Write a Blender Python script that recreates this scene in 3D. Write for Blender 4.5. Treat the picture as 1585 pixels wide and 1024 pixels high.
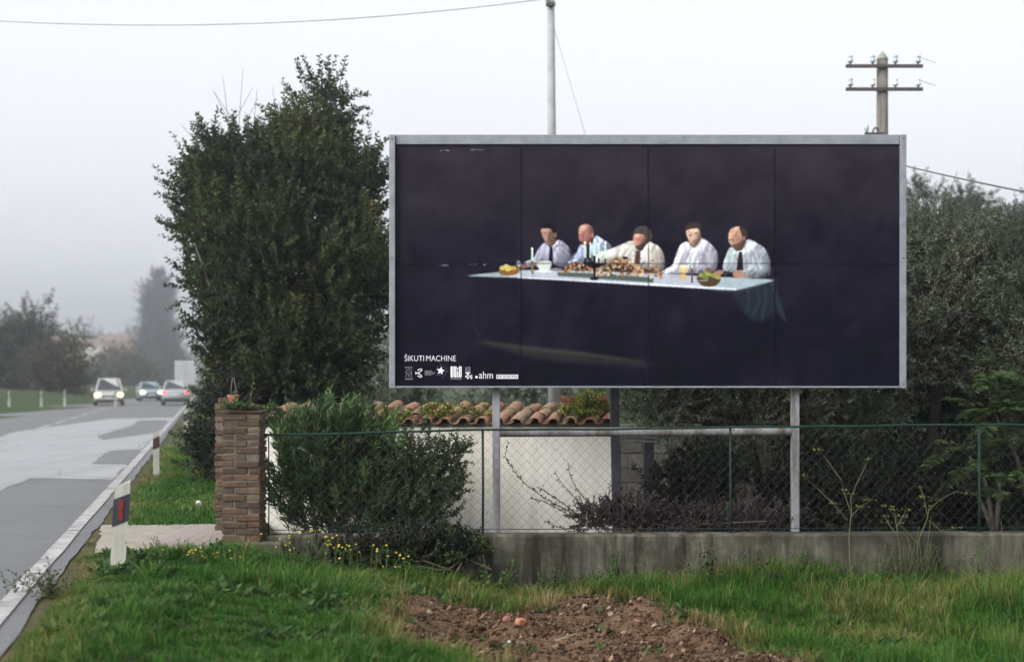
import bpy, math, random
import numpy as np
from math import radians as R, pi, sin, cos
from mathutils import Vector, Matrix

for o in list(bpy.data.objects):
    bpy.data.objects.remove(o)
scene = bpy.context.scene
COL = scene.collection
rng = np.random.default_rng(7)
random.seed(7)

# ------------------------------------------------------------------ camera
EYE = 1.6            # eye height above the road
FPX = 2201.0         # focal length in photograph pixels (50 mm on 36 mm)
HOR = 588.0          # horizon row in the photograph
cam = bpy.data.cameras.new('camera')
cam.lens = 50.0
cam.sensor_width = 36.0
cam.shift_y = (HOR - 512.0) / 1585.0
cam.clip_start = 0.1
cam.clip_end = 5000
cam.dof.use_dof = True
cam.dof.focus_distance = 14.6
cam.dof.aperture_fstop = 1.35
camo = bpy.data.objects.new('camera', cam)
camo.location = (0, 0, EYE)
camo.rotation_euler = (R(90), 0, 0)
COL.objects.link(camo)
scene.camera = camo

# ------------------------------------------------------------------ sky, sun, exposure
SUN_EL, SUN_AZ = 33.0, 234.0       # behind the photographer's left shoulder, veiled by cloud
world = bpy.data.worlds.new('World')
scene.world = world
world.use_nodes = True
wn, wl = world.node_tree.nodes, world.node_tree.links
bg = wn['Background']
sky = wn.new('ShaderNodeTexSky')
sky.sky_type = 'NISHITA'
sky.sun_disc = False
sky.sun_elevation = R(SUN_EL)
sky.sun_rotation = R(SUN_AZ)
sky.air_density = 1.0
sky.dust_density = 6.0
sky.ozone_density = 1.0
hs = wn.new('ShaderNodeHueSaturation')
hs.inputs['Saturation'].default_value = 0.16
wl.new(sky.outputs[0], hs.inputs['Color'])
mixw = wn.new('ShaderNodeMixRGB')          # an even cloud layer over the clear sky
mixw.inputs[0].default_value = 0.62
mixw.inputs[2].default_value = (7.6, 7.8, 8.2, 1)
wl.new(hs.outputs[0], mixw.inputs[1])
wl.new(mixw.outputs[0], bg.inputs['Color'])
bg.inputs['Strength'].default_value = 0.089

sun = bpy.data.lights.new('sun', 'SUN')
sun.energy = 1.5
sun.angle = R(35)
sun.color = (1.0, 0.97, 0.93)
suno = bpy.data.objects.new('sun', sun)
d = Vector((sin(R(SUN_AZ)) * cos(R(SUN_EL)), cos(R(SUN_AZ)) * cos(R(SUN_EL)), sin(R(SUN_EL))))
suno.rotation_euler = (-d).to_track_quat('-Z', 'Y').to_euler()
suno.location = (0, 0, 40)
COL.objects.link(suno)

scene.render.engine = 'CYCLES'
vs = scene.view_settings
vs.view_transform = 'Standard'
vs.look = 'None'
vs.exposure = 1.08
vs.gamma = 1.0
vs.use_curve_mapping = False
cy = scene.cycles
cy.use_denoising = True
cy.use_adaptive_sampling = True
cy.adaptive_threshold = .02
cy.max_bounces = 5
cy.diffuse_bounces = 3
cy.glossy_bounces = 2
cy.transmission_bounces = 4
cy.transparent_max_bounces = 8
cy.volume_bounces = 0
cy.caustics_reflective = False
cy.caustics_refractive = False

# ------------------------------------------------------------------ helpers
def at(u, v, Y):
    """world point seen at photograph pixel (u, v) at distance Y"""
    return np.array([(u - 792.5) / FPX * Y, Y, EYE + (HOR - v) / FPX * Y])

def ss(a, b, x):
    t = np.clip((np.asarray(x, float) - a) / (b - a), 0, 1)
    return t * t * (3 - 2 * t)

def _h(ix, iy, seed):
    n = (ix.astype(np.int64) * 374761393 + iy.astype(np.int64) * 668265263 + seed * 982451653) & 0xffffffff
    n = ((n ^ (n >> 13)) * 1274126177) & 0xffffffff
    return ((n ^ (n >> 16)) & 0xffffff) / float(0xffffff)

def vn(x, y, seed=0):
    x = np.asarray(x, float); y = np.asarray(y, float)
    ix, iy = np.floor(x), np.floor(y)
    fx, fy = x - ix, y - iy
    fx = fx * fx * (3 - 2 * fx); fy = fy * fy * (3 - 2 * fy)
    a = _h(ix, iy, seed); b = _h(ix + 1, iy, seed); c = _h(ix, iy + 1, seed); e = _h(ix + 1, iy + 1, seed)
    return (a * (1 - fx) + b * fx) * (1 - fy) + (c * (1 - fx) + e * fx) * fy

def fbm(x, y, o=4, seed=0):
    s = 0; a = 0.5; n = 0
    for i in range(o):
        s = s + a * vn(np.asarray(x) * 2 ** i, np.asarray(y) * 2 ** i, seed + i); n += a; a *= .5
    return s / n

def npmesh(name, V, F, mat=None, smooth=False, attrs=None):
    """mesh from numpy: V (n,3); F list of int arrays (k,3) / (k,4)"""
    me = bpy.data.meshes.new(name)
    V = np.asarray(V, dtype=np.float32)
    F = [np.asarray(f, dtype=np.int32) for f in F if len(f)]
    me.vertices.add(len(V))
    me.vertices.foreach_set('co', V.ravel())
    loops = np.concatenate([f.ravel() for f in F])
    starts = []; s = 0
    for f in F:
        k = f.shape[1]
        starts.append(s + np.arange(len(f)) * k); s += f.size
    starts = np.concatenate(starts).astype(np.int32)
    me.loops.add(len(loops))
    me.loops.foreach_set('vertex_index', loops)
    me.polygons.add(len(starts))
    me.polygons.foreach_set('loop_start', starts)
    me.update(calc_edges=True)
    if smooth:
        me.polygons.foreach_set('use_smooth', np.ones(len(starts), bool))
    for k, a in (attrs or {}).items():
        a = np.asarray(a, dtype=np.float32)
        if a.ndim == 1:
            at_ = me.attributes.new(k, 'FLOAT', 'POINT'); at_.data.foreach_set('value', a)
        else:
            at_ = me.attributes.new(k, 'FLOAT_COLOR', 'POINT'); at_.data.foreach_set('color', a.ravel())
    if mat: me.materials.append(mat)
    return me

STUFFY = {'twigs', 'stems', 'stalks', 'stalk', 'flower_heads', 'bare_shoots', 'arching_branch', 'blossom'}
def link(name, me, parent=None, loc=None, rot=None):
    o = bpy.data.objects.new(name, me)
    COL.objects.link(o)
    if name in STUFFY: o['kind'] = 'stuff'
    if parent: o.parent = parent
    if loc is not None: o.location = loc
    if rot is not None: o.rotation_euler = rot
    return o

def tag(o, label=None, cat=None, group=None, kind=None):
    if label: o['label'] = label
    if cat: o['category'] = cat
    if group: o['group'] = group
    if kind: o['kind'] = kind
    return o

def empty(name, loc, label, cat, group=None, rz=0):
    o = link(name, None, loc=loc, rot=(0, 0, rz))
    o.empty_display_size = 0.2
    return tag(o, label, cat, group)

class MB:
    """collects shapes; build() links them as one mesh"""
    def __init__(s): s.V = []; s.F = []; s.n = 0
    def add(s, V, F):
        s.V += [tuple(map(float, v)) for v in V]; s.F += [tuple(int(i) + s.n for i in f) for f in F]; s.n += len(V); return s
    def box(s, x0, x1, y0, y1, z0, z1):
        return s.add([(x, y, z) for z in (z0, z1) for y in (y0, y1) for x in (x0, x1)],
              [(0, 2, 3, 1), (4, 5, 7, 6), (0, 1, 5, 4), (2, 6, 7, 3), (0, 4, 6, 2), (1, 3, 7, 5)])
    def cbox(s, x0, x1, y0, y1, z0, z1, c):
        V, F = chamfer(x1 - x0, y1 - y0, z1 - z0, c)
        V = V + np.array([(x0 + x1) / 2, (y0 + y1) / 2, (z0 + z1) / 2])
        return s.add(V, F)
    def tube(s, P, rad, n=8, cap=True):
        V, F = tube(P, rad, n, cap)
        return s.add(V, F)
    def prism(s, poly, y0, y1, axis='y'):
        """polygon in (a,b) extruded along the third axis"""
        n = len(poly)
        def m(a, b, c): return {'y': (a, c, b), 'x': (c, a, b), 'z': (a, b, c)}[axis]
        V = [m(a, b, y0) for a, b in poly] + [m(a, b, y1) for a, b in poly]
        F = [tuple(range(n))[::-1], tuple(range(n, 2 * n))] + [(i, (i + 1) % n, n + (i + 1) % n, n + i) for i in range(n)]
        return s.add(V, F)
    def mesh(s, name, mat, smooth=False):
        me = bpy.data.meshes.new(name)
        me.from_pydata(s.V, [], s.F); me.update()
        import bmesh
        bm = bmesh.new(); bm.from_mesh(me); bmesh.ops.recalc_face_normals(bm, faces=bm.faces); bm.to_mesh(me); bm.free()
        if smooth:
            for p in me.polygons: p.use_smooth = True
        if mat: me.materials.append(mat)
        return me
    def build(s, name, mat, parent=None, smooth=False, loc=None, rot=None):
        return link(name, s.mesh(name, mat, smooth), parent, loc, rot)

def chamfer(sx, sy, sz, c):
    hx, hy, hz = sx / 2, sy / 2, sz / 2
    V = []; idx = {}
    for k, (a, b, e) in enumerate([(x, y, z) for x in (-1, 1) for y in (-1, 1) for z in (-1, 1)]):
        for ax in range(3):
            p = [a * (hx - c), b * (hy - c), e * (hz - c)]
            p[ax] = (a, b, e)[ax] * (hx, hy, hz)[ax]
            idx[(a, b, e, ax)] = len(V); V.append(p)
    F = []
    S = (-1, 1)
    for ax in range(3):
        for s in S:
            q = []
            for (i, j) in ((-1, -1), (1, -1), (1, 1), (-1, 1)):
                k = [0, 0, 0]; k[ax] = s; k[(ax + 1) % 3] = i; k[(ax + 2) % 3] = j
                q.append(idx[(*k, ax)])
            F.append(tuple(q if s > 0 else q[::-1]))
    for ax in range(3):                       # edges parallel to ax
        b, c2 = (ax + 1) % 3, (ax + 2) % 3
        for i in S:
            for j in S:
                def kk(t, which):
                    k = [0, 0, 0]; k[ax] = t; k[b] = i; k[c2] = j
                    return idx[(*k, which)]
                F.append((kk(-1, b), kk(1, b), kk(1, c2), kk(-1, c2)) if i * j > 0 else (kk(-1, b), kk(-1, c2), kk(1, c2), kk(1, b)))
    for a in S:
        for b in S:
            for e in S:
                t = (idx[(a, b, e, 0)], idx[(a, b, e, 1)], idx[(a, b, e, 2)])
                F.append(t if a * b * e > 0 else t[::-1])
    return np.array(V), F

def tube(P, rad, n=8, cap=True):
    P = [Vector(p) for p in P]
    if not hasattr(rad, '__len__'): rad = [rad] * len(P)
    V = []; F = []
    t = (P[1] - P[0]).normalized()
    ref = Vector((0, 0, 1)) if abs(t.z) < .9 else Vector((1, 0, 0))
    nx = t.cross(ref).normalized()
    for i, p in enumerate(P):
        if i == 0: t = (P[1] - P[0])
        elif i == len(P) - 1: t = (P[-1] - P[-2])
        else: t = (P[i + 1] - P[i - 1])
        t = t.normalized()
        nx = (nx - t * nx.dot(t)).normalized(); ny = t.cross(nx)
        for k in range(n):
            a = 2 * pi * k / n
            V.append(tuple(p + (nx * cos(a) + ny * sin(a)) * rad[i]))
    for i in range(len(P) - 1):
        for k in range(n):
            F.append((i * n + k, i * n + (k + 1) % n, (i + 1) * n + (k + 1) % n, (i + 1) * n + k))
    if cap:
        F.append(tuple(range(n))[::-1]); F.append(tuple(range((len(P) - 1) * n, len(P) * n)))
    return V, F

def unit(a): return a / (np.linalg.norm(a, axis=-1, keepdims=True) + 1e-9)

# ------------------------------------------------------------------ materials
def srgb(r, g, b):
    f = lambda c: (c / 255 / 12.92) if c <= 10.3 else ((c / 255 + .055) / 1.055) ** 2.4
    return (f(r), f(g), f(b), 1)

def newmat(name):
    m = bpy.data.materials.new(name); m.use_nodes = True
    n = m.node_tree.nodes; l = m.node_tree.links
    return m, n, l, n['Principled BSDF']

def ramp(n, stops):
    r = n.new('ShaderNodeValToRGB')
    e = r.color_ramp.elements
    while len(e) < len(stops): e.new(0.5)
    for k, (p, c) in zip(e, stops):
        k.position = p; k.color = c if len(c) == 4 else (*c, 1)
    return r

def noise(n, l, scale, detail=4, rough=.6, coord='Object', vec=None, dist=0):
    t = n.new('ShaderNodeTexNoise')
    t.inputs['Scale'].default_value = scale; t.inputs['Detail'].default_value = detail
    t.inputs['Roughness'].default_value = rough; t.inputs['Distortion'].default_value = dist
    if vec is None:
        c = n.new('ShaderNodeTexCoord'); vec = c.outputs[coord]
    l.new(vec, t.inputs['Vector'])
    return t

def bump(n, l, h, p, strength=.3, dist=.01):
    b = n.new('ShaderNodeBump'); b.inputs['Strength'].default_value = strength; b.inputs['Distance'].default_value = dist
    l.new(h, b.inputs['Height']); l.new(b.outputs[0], p.inputs['Normal'])
    return b

def mixc(n, l, f, a, b, mode='MIX'):
    m = n.new('ShaderNodeMixRGB'); m.blend_type = mode
    for i, x in ((0, f), (1, a), (2, b)):
        if isinstance(x, (int, float)): m.inputs[i].default_value = x
        elif isinstance(x, tuple): m.inputs[i].default_value = x if len(x) == 4 else (*x, 1)
        else: l.new(x, m.inputs[i])
    return m.outputs[0]

def simple(name, c1, c2=None, scale=6, rough=.6, metal=0, bumps=0, bdist=.005, detail=4, coord='Object', spec=.5):
    m, n, l, p = newmat(name)
    p.inputs['Roughness'].default_value = rough; p.inputs['Metallic'].default_value = metal
    p.inputs['Specular IOR Level'].default_value = spec
    t = noise(n, l, scale, detail, coord=coord)
    r = ramp(n, [(.3, c1), (.7, c2 or c1)])
    l.new(t.outputs[0], r.inputs[0]); l.new(r.outputs[0], p.inputs['Base Color'])
    if bumps: bump(n, l, t.outputs[0], p, bumps, bdist)
    return m

def leafmat(name, stops, rough=.6, trans=.25, spec=.16):
    m, n, l, p = newmat(name)
    a = n.new('ShaderNodeAttribute'); a.attribute_name = 'rnd'
    r = ramp(n, stops); l.new(a.outputs['Fac'], r.inputs[0])
    l.new(r.outputs[0], p.inputs['Base Color'])
    p.inputs['Roughness'].default_value = rough; p.inputs['Specular IOR Level'].default_value = spec
    if trans:
        tr = n.new('ShaderNodeBsdfTranslucent'); l.new(r.outputs[0], tr.inputs[0])
        mx = n.new('ShaderNodeMixShader'); mx.inputs[0].default_value = trans
        l.new(p.outputs[0], mx.inputs[1]); l.new(tr.outputs[0], mx.inputs[2])
        l.new(mx.outputs[0], n['Material Output'].inputs[0])
    return m

M = {}
M['bark'] = simple('bark', (.055, .045, .036), (.13, .11, .09), 14, .9, bumps=.6, bdist=.02)
M['dark_bark'] = simple('dark_bark', (.022, .019, .016), (.06, .052, .044), 14, .9, bumps=.6, bdist=.02)
M['twig'] = simple('twig', (.06, .045, .033), (.12, .095, .07), 20, .9)
M['pale_twig'] = simple('pale_twig', (.16, .13, .09), (.26, .22, .16), 20, .9)
M['leaf_tree'] = leafmat('leaf_tree', [(0, (.016, .032, .016)), (.45, (.040, .068, .025)), (.78, (.080, .112, .036)), (.96, (.16, .15, .045)), (1, (.26, .14, .03))], trans=.2)
M['leaf_olive'] = leafmat('leaf_olive', [(0, (.040, .060, .040)), (.5, (.105, .132, .085)), (.85, (.20, .235, .15)), (1, (.32, .34, .21))], trans=.12, rough=.5)
M['leaf_oleander'] = leafmat('leaf_oleander', [(0, (.018, .036, .018)), (.5, (.052, .100, .036)), (.85, (.12, .20, .065)), (1, (.24, .28, .09))], trans=.15, rough=.45)
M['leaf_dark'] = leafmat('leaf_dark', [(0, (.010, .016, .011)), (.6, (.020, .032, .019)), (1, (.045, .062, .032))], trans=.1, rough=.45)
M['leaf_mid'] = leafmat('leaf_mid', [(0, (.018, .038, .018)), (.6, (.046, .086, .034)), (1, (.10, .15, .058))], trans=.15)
M['leaf_purple'] = leafmat('leaf_purple', [(0, (.020, .014, .018)), (.6, (.045, .030, .038)), (.9, (.075, .048, .052)), (1, (.09, .08, .03))], trans=.15)
M['leaf_walnut'] = leafmat('leaf_walnut', [(0, (.030, .055, .022)), (.6, (.055, .095, .032)), (1, (.10, .15, .045))], trans=.3)
M['leaf_far'] = leafmat('leaf_far', [(0, (.022, .036, .022)), (.5, (.046, .064, .034)), (1, (.085, .10, .05))], trans=.15)
M['leaf_autumn'] = leafmat('leaf_autumn', [(0, (.05, .05, .025)), (.5, (.10, .10, .04)), (1, (.17, .14, .05))], trans=.2)
M['leaf_brown'] = leafmat('leaf_brown', [(0, (.035, .033, .02)), (.5, (.065, .058, .032)), (1, (.11, .085, .04))], trans=.15)
M['leaf_conifer'] = leafmat('leaf_conifer', [(0, (.016, .026, .024)), (1, (.045, .06, .05))], trans=.05)
M['leaf_vine'] = leafmat('leaf_vine', [(0, (.05, .09, .025)), (.4, (.12, .17, .04)), (.75, (.34, .33, .05)), (1, (.48, .42, .07))], trans=.3)
M['leaf_weed'] = leafmat('leaf_weed', [(0, (.028, .060, .020)), (.6, (.060, .120, .035)), (1, (.12, .18, .05))], trans=.25)
M['leaf_dull'] = leafmat('leaf_dull', [(0, (.035, .04, .02)), (.6, (.075, .08, .035)), (1, (.15, .13, .06))], trans=.2)
M['grass'] = leafmat('grass', [(0, (.022, .066, .012)), (.35, (.042, .128, .019)), (.58, (.088, .178, .028)), (.74, (.15, .165, .05)), (.88, (.24, .19, .08)), (1, (.30, .22, .11))], trans=.3, rough=.6, spec=.08)
M['flower'] = leafmat('flower', [(0, (.62, .50, .03)), (1, (.78, .68, .08))], trans=.2)
M['dry_stem'] = simple('dry_stem', (.09, .08, .045), (.15, .13, .075), 20, .9)
M['umbel'] = leafmat('umbel', [(0, (.13, .15, .045)), (1, (.24, .24, .07))], trans=.2)
M['stem'] = simple('stem', (.06, .09, .03), (.11, .13, .05), 20, .7)

def ground_mat():
    m, n, l, p = newmat('ground_soil')
    tc = n.new('ShaderNodeTexCoord')
    a = n.new('ShaderNodeAttribute'); a.attribute_name = 'dirt'
    n1 = noise(n, l, 9, 8, .7, vec=tc.outputs['Object'])
    n2 = noise(n, l, 60, 5, .65, vec=tc.outputs['Object'])
    soil = ramp(n, [(.25, (.020, .012, .008)), (.42, (.074, .043, .026)), (.55, (.155, .094, .058)), (.75, (.26, .17, .112))])
    l.new(mixc(n, l, .5, n1.outputs[0], n2.outputs[0]), soil.inputs[0])
    n3 = noise(n, l, 2.2, 6, .65, vec=tc.outputs['Object'])
    turf = ramp(n, [(.3, (.022, .042, .014)), (.5, (.038, .066, .020)), (.7, (.070, .080, .030))])
    l.new(n3.outputs[0], turf.inputs[0])
    l.new(mixc(n, l, a.outputs['Fac'], turf.outputs[0], soil.outputs[0]), p.inputs['Base Color'])
    p.inputs['Roughness'].default_value = .95; p.inputs['Specular IOR Level'].default_value = .15
    bump(n, l, n2.outputs[0], p, .8, .02)
    return m
M['ground'] = ground_mat()

def asphalt(name, lo, hi, worn=0):
    m, n, l, p = newmat(name)
    tc = n.new('ShaderNodeTexCoord')
    n1 = noise(n, l, .8, 5, .6, vec=tc.outputs['Object'])
    n2 = noise(n, l, 140, 3, .6, vec=tc.outputs['Object'])
    mp = n.new('ShaderNodeMapping'); mp.inputs['Rotation'].default_value = (0, 0, -.21); mp.inputs['Scale'].default_value = (1.6, .05, 1)
    l.new(tc.outputs['Object'], mp.inputs[0])
    n3 = noise(n, l, 1, 3, .5, vec=mp.outputs[0])
    r = ramp(n, [(.3, (lo,) * 3), (.7, (hi,) * 3)])
    l.new(mixc(n, l, .55, n1.outputs[0], n3.outputs[0]), r.inputs[0])
    r2 = ramp(n, [(.35, (.72, .72, .74)), (.65, (1.12, 1.12, 1.12))])
    l.new(n2.outputs[0], r2.inputs[0])
    tint = mixc(n, l, 1, mixc(n, l, 1, r.outputs[0], r2.outputs[0], 'MULTIPLY'), (.985, 1.0, 1.03), 'MULTIPLY')
    n5 = noise(n, l, 11, 6, .75, vec=tc.outputs['Object'])
    r5 = ramp(n, [(.3, (.80, .80, .80)), (.7, (1.14, 1.14, 1.14))]); l.new(n5.outputs[0], r5.inputs[0])
    tint = mixc(n, l, 1, tint, r5.outputs[0], 'MULTIPLY')
    vo = n.new('ShaderNodeTexVoronoi'); vo.feature = 'DISTANCE_TO_EDGE'; vo.inputs['Scale'].default_value = .33
    wv = mixc(n, l, .12, tc.outputs['Object'], n1.outputs['Color'], 'ADD'); l.new(wv, vo.inputs['Vector'])
    r6 = ramp(n, [(.0, (.70, .70, .70)), (.006, (.82, .82, .82)), (.013, (1, 1, 1))]); l.new(vo.outputs['Distance'], r6.inputs[0])
    tint = mixc(n, l, 1, tint, r6.outputs[0], 'MULTIPLY')
    l.new(tint, p.inputs['Base Color'])
    p.inputs['Roughness'].default_value = .62
    bump(n, l, n2.outputs[0], p, .25, .004)
    return m
M['asphalt'] = asphalt('asphalt', .105, .15)
M['concrete_lane'] = asphalt('concrete_lane', .25, .36)
M['asphalt_dark'] = asphalt('asphalt_dark', .11, .15)
M['paint'] = simple('road_paint', (.17, .17, .17), (.46, .46, .44), 3.5, .75, bumps=.1, detail=10)
M['driveway'] = simple('driveway_concrete', (.20, .18, .145), (.34, .31, .26), 5, .9, bumps=.4, bdist=.006, detail=8)
M['paver'] = simple('paver', (.25, .205, .19), (.34, .285, .265), 20, .85, bumps=.2)

def brickmat(name, stops, grime=(.075, .06, .045)):
    m, n, l, p = newmat(name)
    oi = n.new('ShaderNodeObjectInfo')
    tc = n.new('ShaderNodeTexCoord')
    r = ramp(n, stops); l.new(oi.outputs['Random'], r.inputs[0])
    ad = n.new('ShaderNodeVectorMath'); ad.operation = 'ADD'
    l.new(tc.outputs['Object'], ad.inputs[0]); l.new(oi.outputs['Location'], ad.inputs[1])
    t = noise(n, l, 22, 6, .7, vec=ad.outputs[0])
    r2 = ramp(n, [(.3, (.42, .40, .38)), (.5, (.9, .9, .9)), (.75, (1.25, 1.22, 1.15))])
    l.new(t.outputs[0], r2.inputs[0])
    t3 = noise(n, l, 3.2, 5, .6, vec=oi.outputs['Location'])
    base = mixc(n, l, 1, r.outputs[0], r2.outputs[0], 'MULTIPLY')
    geo = n.new('ShaderNodeNewGeometry')
    t4 = noise(n, l, 6.5, 6, .7, vec=geo.outputs['Position'])
    r4 = ramp(n, [(.44, (0, 0, 0)), (.68, (.8, .8, .8))]); l.new(t4.outputs[0], r4.inputs[0])
    base = mixc(n, l, r4.outputs[0], base, grime)
    l.new(base, p.inputs['Base Color'])
    p.inputs['Roughness'].default_value = .9; p.inputs['Specular IOR Level'].default_value = .2
    bump(n, l, t.outputs[0], p, .6, .008)
    return m
M['brick'] = brickmat('old_brick', [(0, (.075, .052, .038)), (.25, (.12, .082, .056)), (.45, (.092, .060, .043)), (.65, (.155, .11, .07)), (.82, (.14, .072, .046)), (1, (.17, .13, .085))], grime=(.05, .042, .03))
M['brick_red'] = brickmat('red_brick', [(0, (.24, .095, .055)), (.5, (.33, .15, .085)), (1, (.26, .13, .09))])
M['tile'] = brickmat('clay_tile', [(0, (.24, .115, .07)), (.25, (.38, .22, .145)), (.5, (.30, .155, .095)), (.75, (.44, .30, .21)), (1, (.22, .15, .11))], grime=(.20, .17, .12))
M['mortar'] = simple('mortar', (.10, .085, .07), (.19, .165, .135), 30, .95, bumps=.5, bdist=.008)
M['block'] = brickmat('shade_toned_block', [(0, (.08, .08, .075)), (1, (.15, .148, .14))])  # grey set below that of bare concrete, the shade is in the colour

def stained(name, c1, c2, stain, sc=1.2, amount=.7, streak=True, moss=None):
    m, n, l, p = newmat(name)
    tc = n.new('ShaderNodeTexCoord')
    n1 = noise(n, l, 3, 8, .65, vec=tc.outputs['Object'])
    r = ramp(n, [(.32, c1), (.68, c2)]); l.new(n1.outputs[0], r.inputs[0])
    mp = n.new('ShaderNodeMapping'); mp.inputs['Scale'].default_value = (5, 5, .55)
    l.new(tc.outputs['Object'], mp.inputs[0])
    n2 = noise(n, l, sc, 6, .65, vec=mp.outputs[0], dist=.4)
    r2 = ramp(n, [(.42, (0, 0, 0)), (.66, (amount,) * 3)]); l.new(n2.outputs[0], r2.inputs[0])
    c = mixc(n, l, r2.outputs[0], r.outputs[0], stain)
    n4 = noise(n, l, 26, 3, .6, vec=tc.outputs['Object'])
    r4 = ramp(n, [(.64, (0, 0, 0)), (.70, (.75,) * 3)]); l.new(n4.outputs[0], r4.inputs[0])
    c = mixc(n, l, r4.outputs[0], c, tuple(.55 * x for x in stain[:3]))
    if moss:
        n7 = noise(n, l, .9, 8, .7, vec=tc.outputs['Object'], dist=1.2)
        r7 = ramp(n, [(.46, (0, 0, 0)), (.62, (.7,) * 3)]); l.new(n7.outputs[0], r7.inputs[0])
        c = mixc(n, l, r7.outputs[0], c, tuple(.6 * a_ + .4 * b_ for a_, b_ in zip(stain[:3], c1[:3])))
        n5 = noise(n, l, 1.6, 6, .7, vec=tc.outputs['Object'])
        r5 = ramp(n, [(.52, (0, 0, 0)), (.7, (.8,) * 3)]); l.new(n5.outputs[0], r5.inputs[0])
        c = mixc(n, l, r5.outputs[0], c, moss)
    l.new(c, p.inputs['Base Color'])
    p.inputs['Roughness'].default_value = .92; p.inputs['Specular IOR Level'].default_value = .2
    n6 = noise(n, l, 45, 5, .6, vec=tc.outputs['Object'])
    bump(n, l, mixc(n, l, .4, n6.outputs[0], n4.outputs[0]), p, .5, .01)
    return m
M['concrete'] = stained('old_concrete', (.060, .054, .042), (.175, .162, .13), (.014, .013, .009), 1.3, .95, moss=(.028, .026, .012))
M['plaster'] = stained('white_plaster', (.83, .80, .73), (.90, .88, .82), (.60, .53, .41), .8, .42)
M['plinth'] = stained('mossy_concrete', (.10, .09, .07), (.18, .165, .13), (.04, .04, .025), 1.0, .8, moss=(.05, .06, .025))

M['galv'] = simple('galvanised_steel', (.20, .215, .24), (.30, .32, .345), 7, .5, .25, bumps=.03, spec=.3)
M['galv_post'] = stained('painted_steel_post', (.22, .22, .24), (.31, .31, .34), (.10, .075, .055), 1.6, .8)
M['rusty'] = stained('weathered_steel', (.18, .18, .19), (.28, .28, .29), (.085, .055, .036), 1.2, .9)
M['green_wire'] = simple('green_pvc', (.009, .028, .020), (.016, .044, .032), 8, .65, spec=.15)
M['link_wire'] = simple('fence_wire', (.035, .04, .036), (.065, .07, .062), 10, .7, 0, spec=.2)
M['dark_post'] = simple('tarred_post', (.020, .022, .030), (.050, .055, .075), 9, .6, bumps=.3)
M['white_plastic'] = stained('white_plastic', (.42, .41, .37), (.53, .52, .47), (.22, .20, .16), 1.4, .6)
M['black_plastic'] = simple('black_band', (.018, .018, .025), (.030, .030, .04), 9, .5)
M['reflector'] = simple('red_reflector', (.14, .010, .010), (.22, .018, .016), 40, .4)
M['white_reflector'] = simple('white_reflector', (.6, .6, .6), (.75, .75, .75), 40, .3)
M['pole_conc'] = simple('pole_concrete', (.26, .265, .27), (.36, .365, .37), 5, .85, bumps=.2)
M['pole_wood'] = stained('pole_wood', (.14, .125, .11), (.24, .22, .20), (.07, .06, .05), 1.4, .7)
M['pole_cap'] = simple('pole_cap', (.20, .22, .18), (.30, .31, .26), 12, .8)
M['iron'] = simple('dark_iron', (.045, .042, .045), (.10, .085, .08), 10, .7, .3)
M['porcelain'] = simple('porcelain', (.62, .61, .56), (.78, .77, .72), 10, .2)
M['glass_ins'] = simple('glass_insulator', (.36, .43, .45), (.46, .52, .54), 10, .15)
M['cable'] = simple('cable', (.05, .055, .06), (.09, .095, .10), 10, .6)
M['pale_wire'] = simple('pale_cable', (.60, .62, .64), (.68, .70, .72), 10, .6)
M['wire'] = simple('thin_wire', (.22, .23, .24), (.32, .33, .34), 10, .5, .5)
M['stone'] = brickmat('rubble_stone', [(0, (.22, .18, .14)), (.5, (.34, .28, .22)), (1, (.42, .37, .31))])
M['clod'] = leafmat('soil_clods', [(0, (.024, .013, .008)), (.45, (.088, .050, .030)), (.85, (.19, .115, .072)), (1, (.38, .27, .18))], trans=0, rough=.95, spec=.1)
M['straw'] = leafmat('dry_litter', [(0, (.09, .065, .04)), (1, (.33, .26, .17))], trans=.1, rough=.9)
M['orange_brick'] = simple('orange_brick', (.36, .15, .075), (.46, .22, .12), 20, .9, bumps=.5)
M['white_scrap'] = simple('white_scrap', (.72, .73, .75), (.8, .8, .8), 8, .6)
M['clay_pot'] = simple('clay_pot', (.22, .09, .06), (.30, .13, .085), 15, .85, bumps=.2)
M['grey_stick'] = simple('grey_stick', (.06, .065, .08), (.12, .125, .15), 15, .6)

# ------------------------------------------------------------------ terrain
def XR(Y): return -3.34 - .2135 * (np.asarray(Y, float) - 9.3)      # right edge of the carriageway
def WID(Y): return 9.2 - 2.2 * ss(85, 160, Y)                        # carriageway width
WALL_Y = 14.08       # front of the low concrete wall

def dirt_mask(x, y):
    w = (fbm(x * 1.3 + 3, y * 1.3, 4, 5) - .5) * 1.1
    dx = (x - .55) / 1.5; dy = (y - 10.95) / 2.05
    return ss(1.05, .75, np.sqrt(dx * dx + dy * dy) + w)

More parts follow.
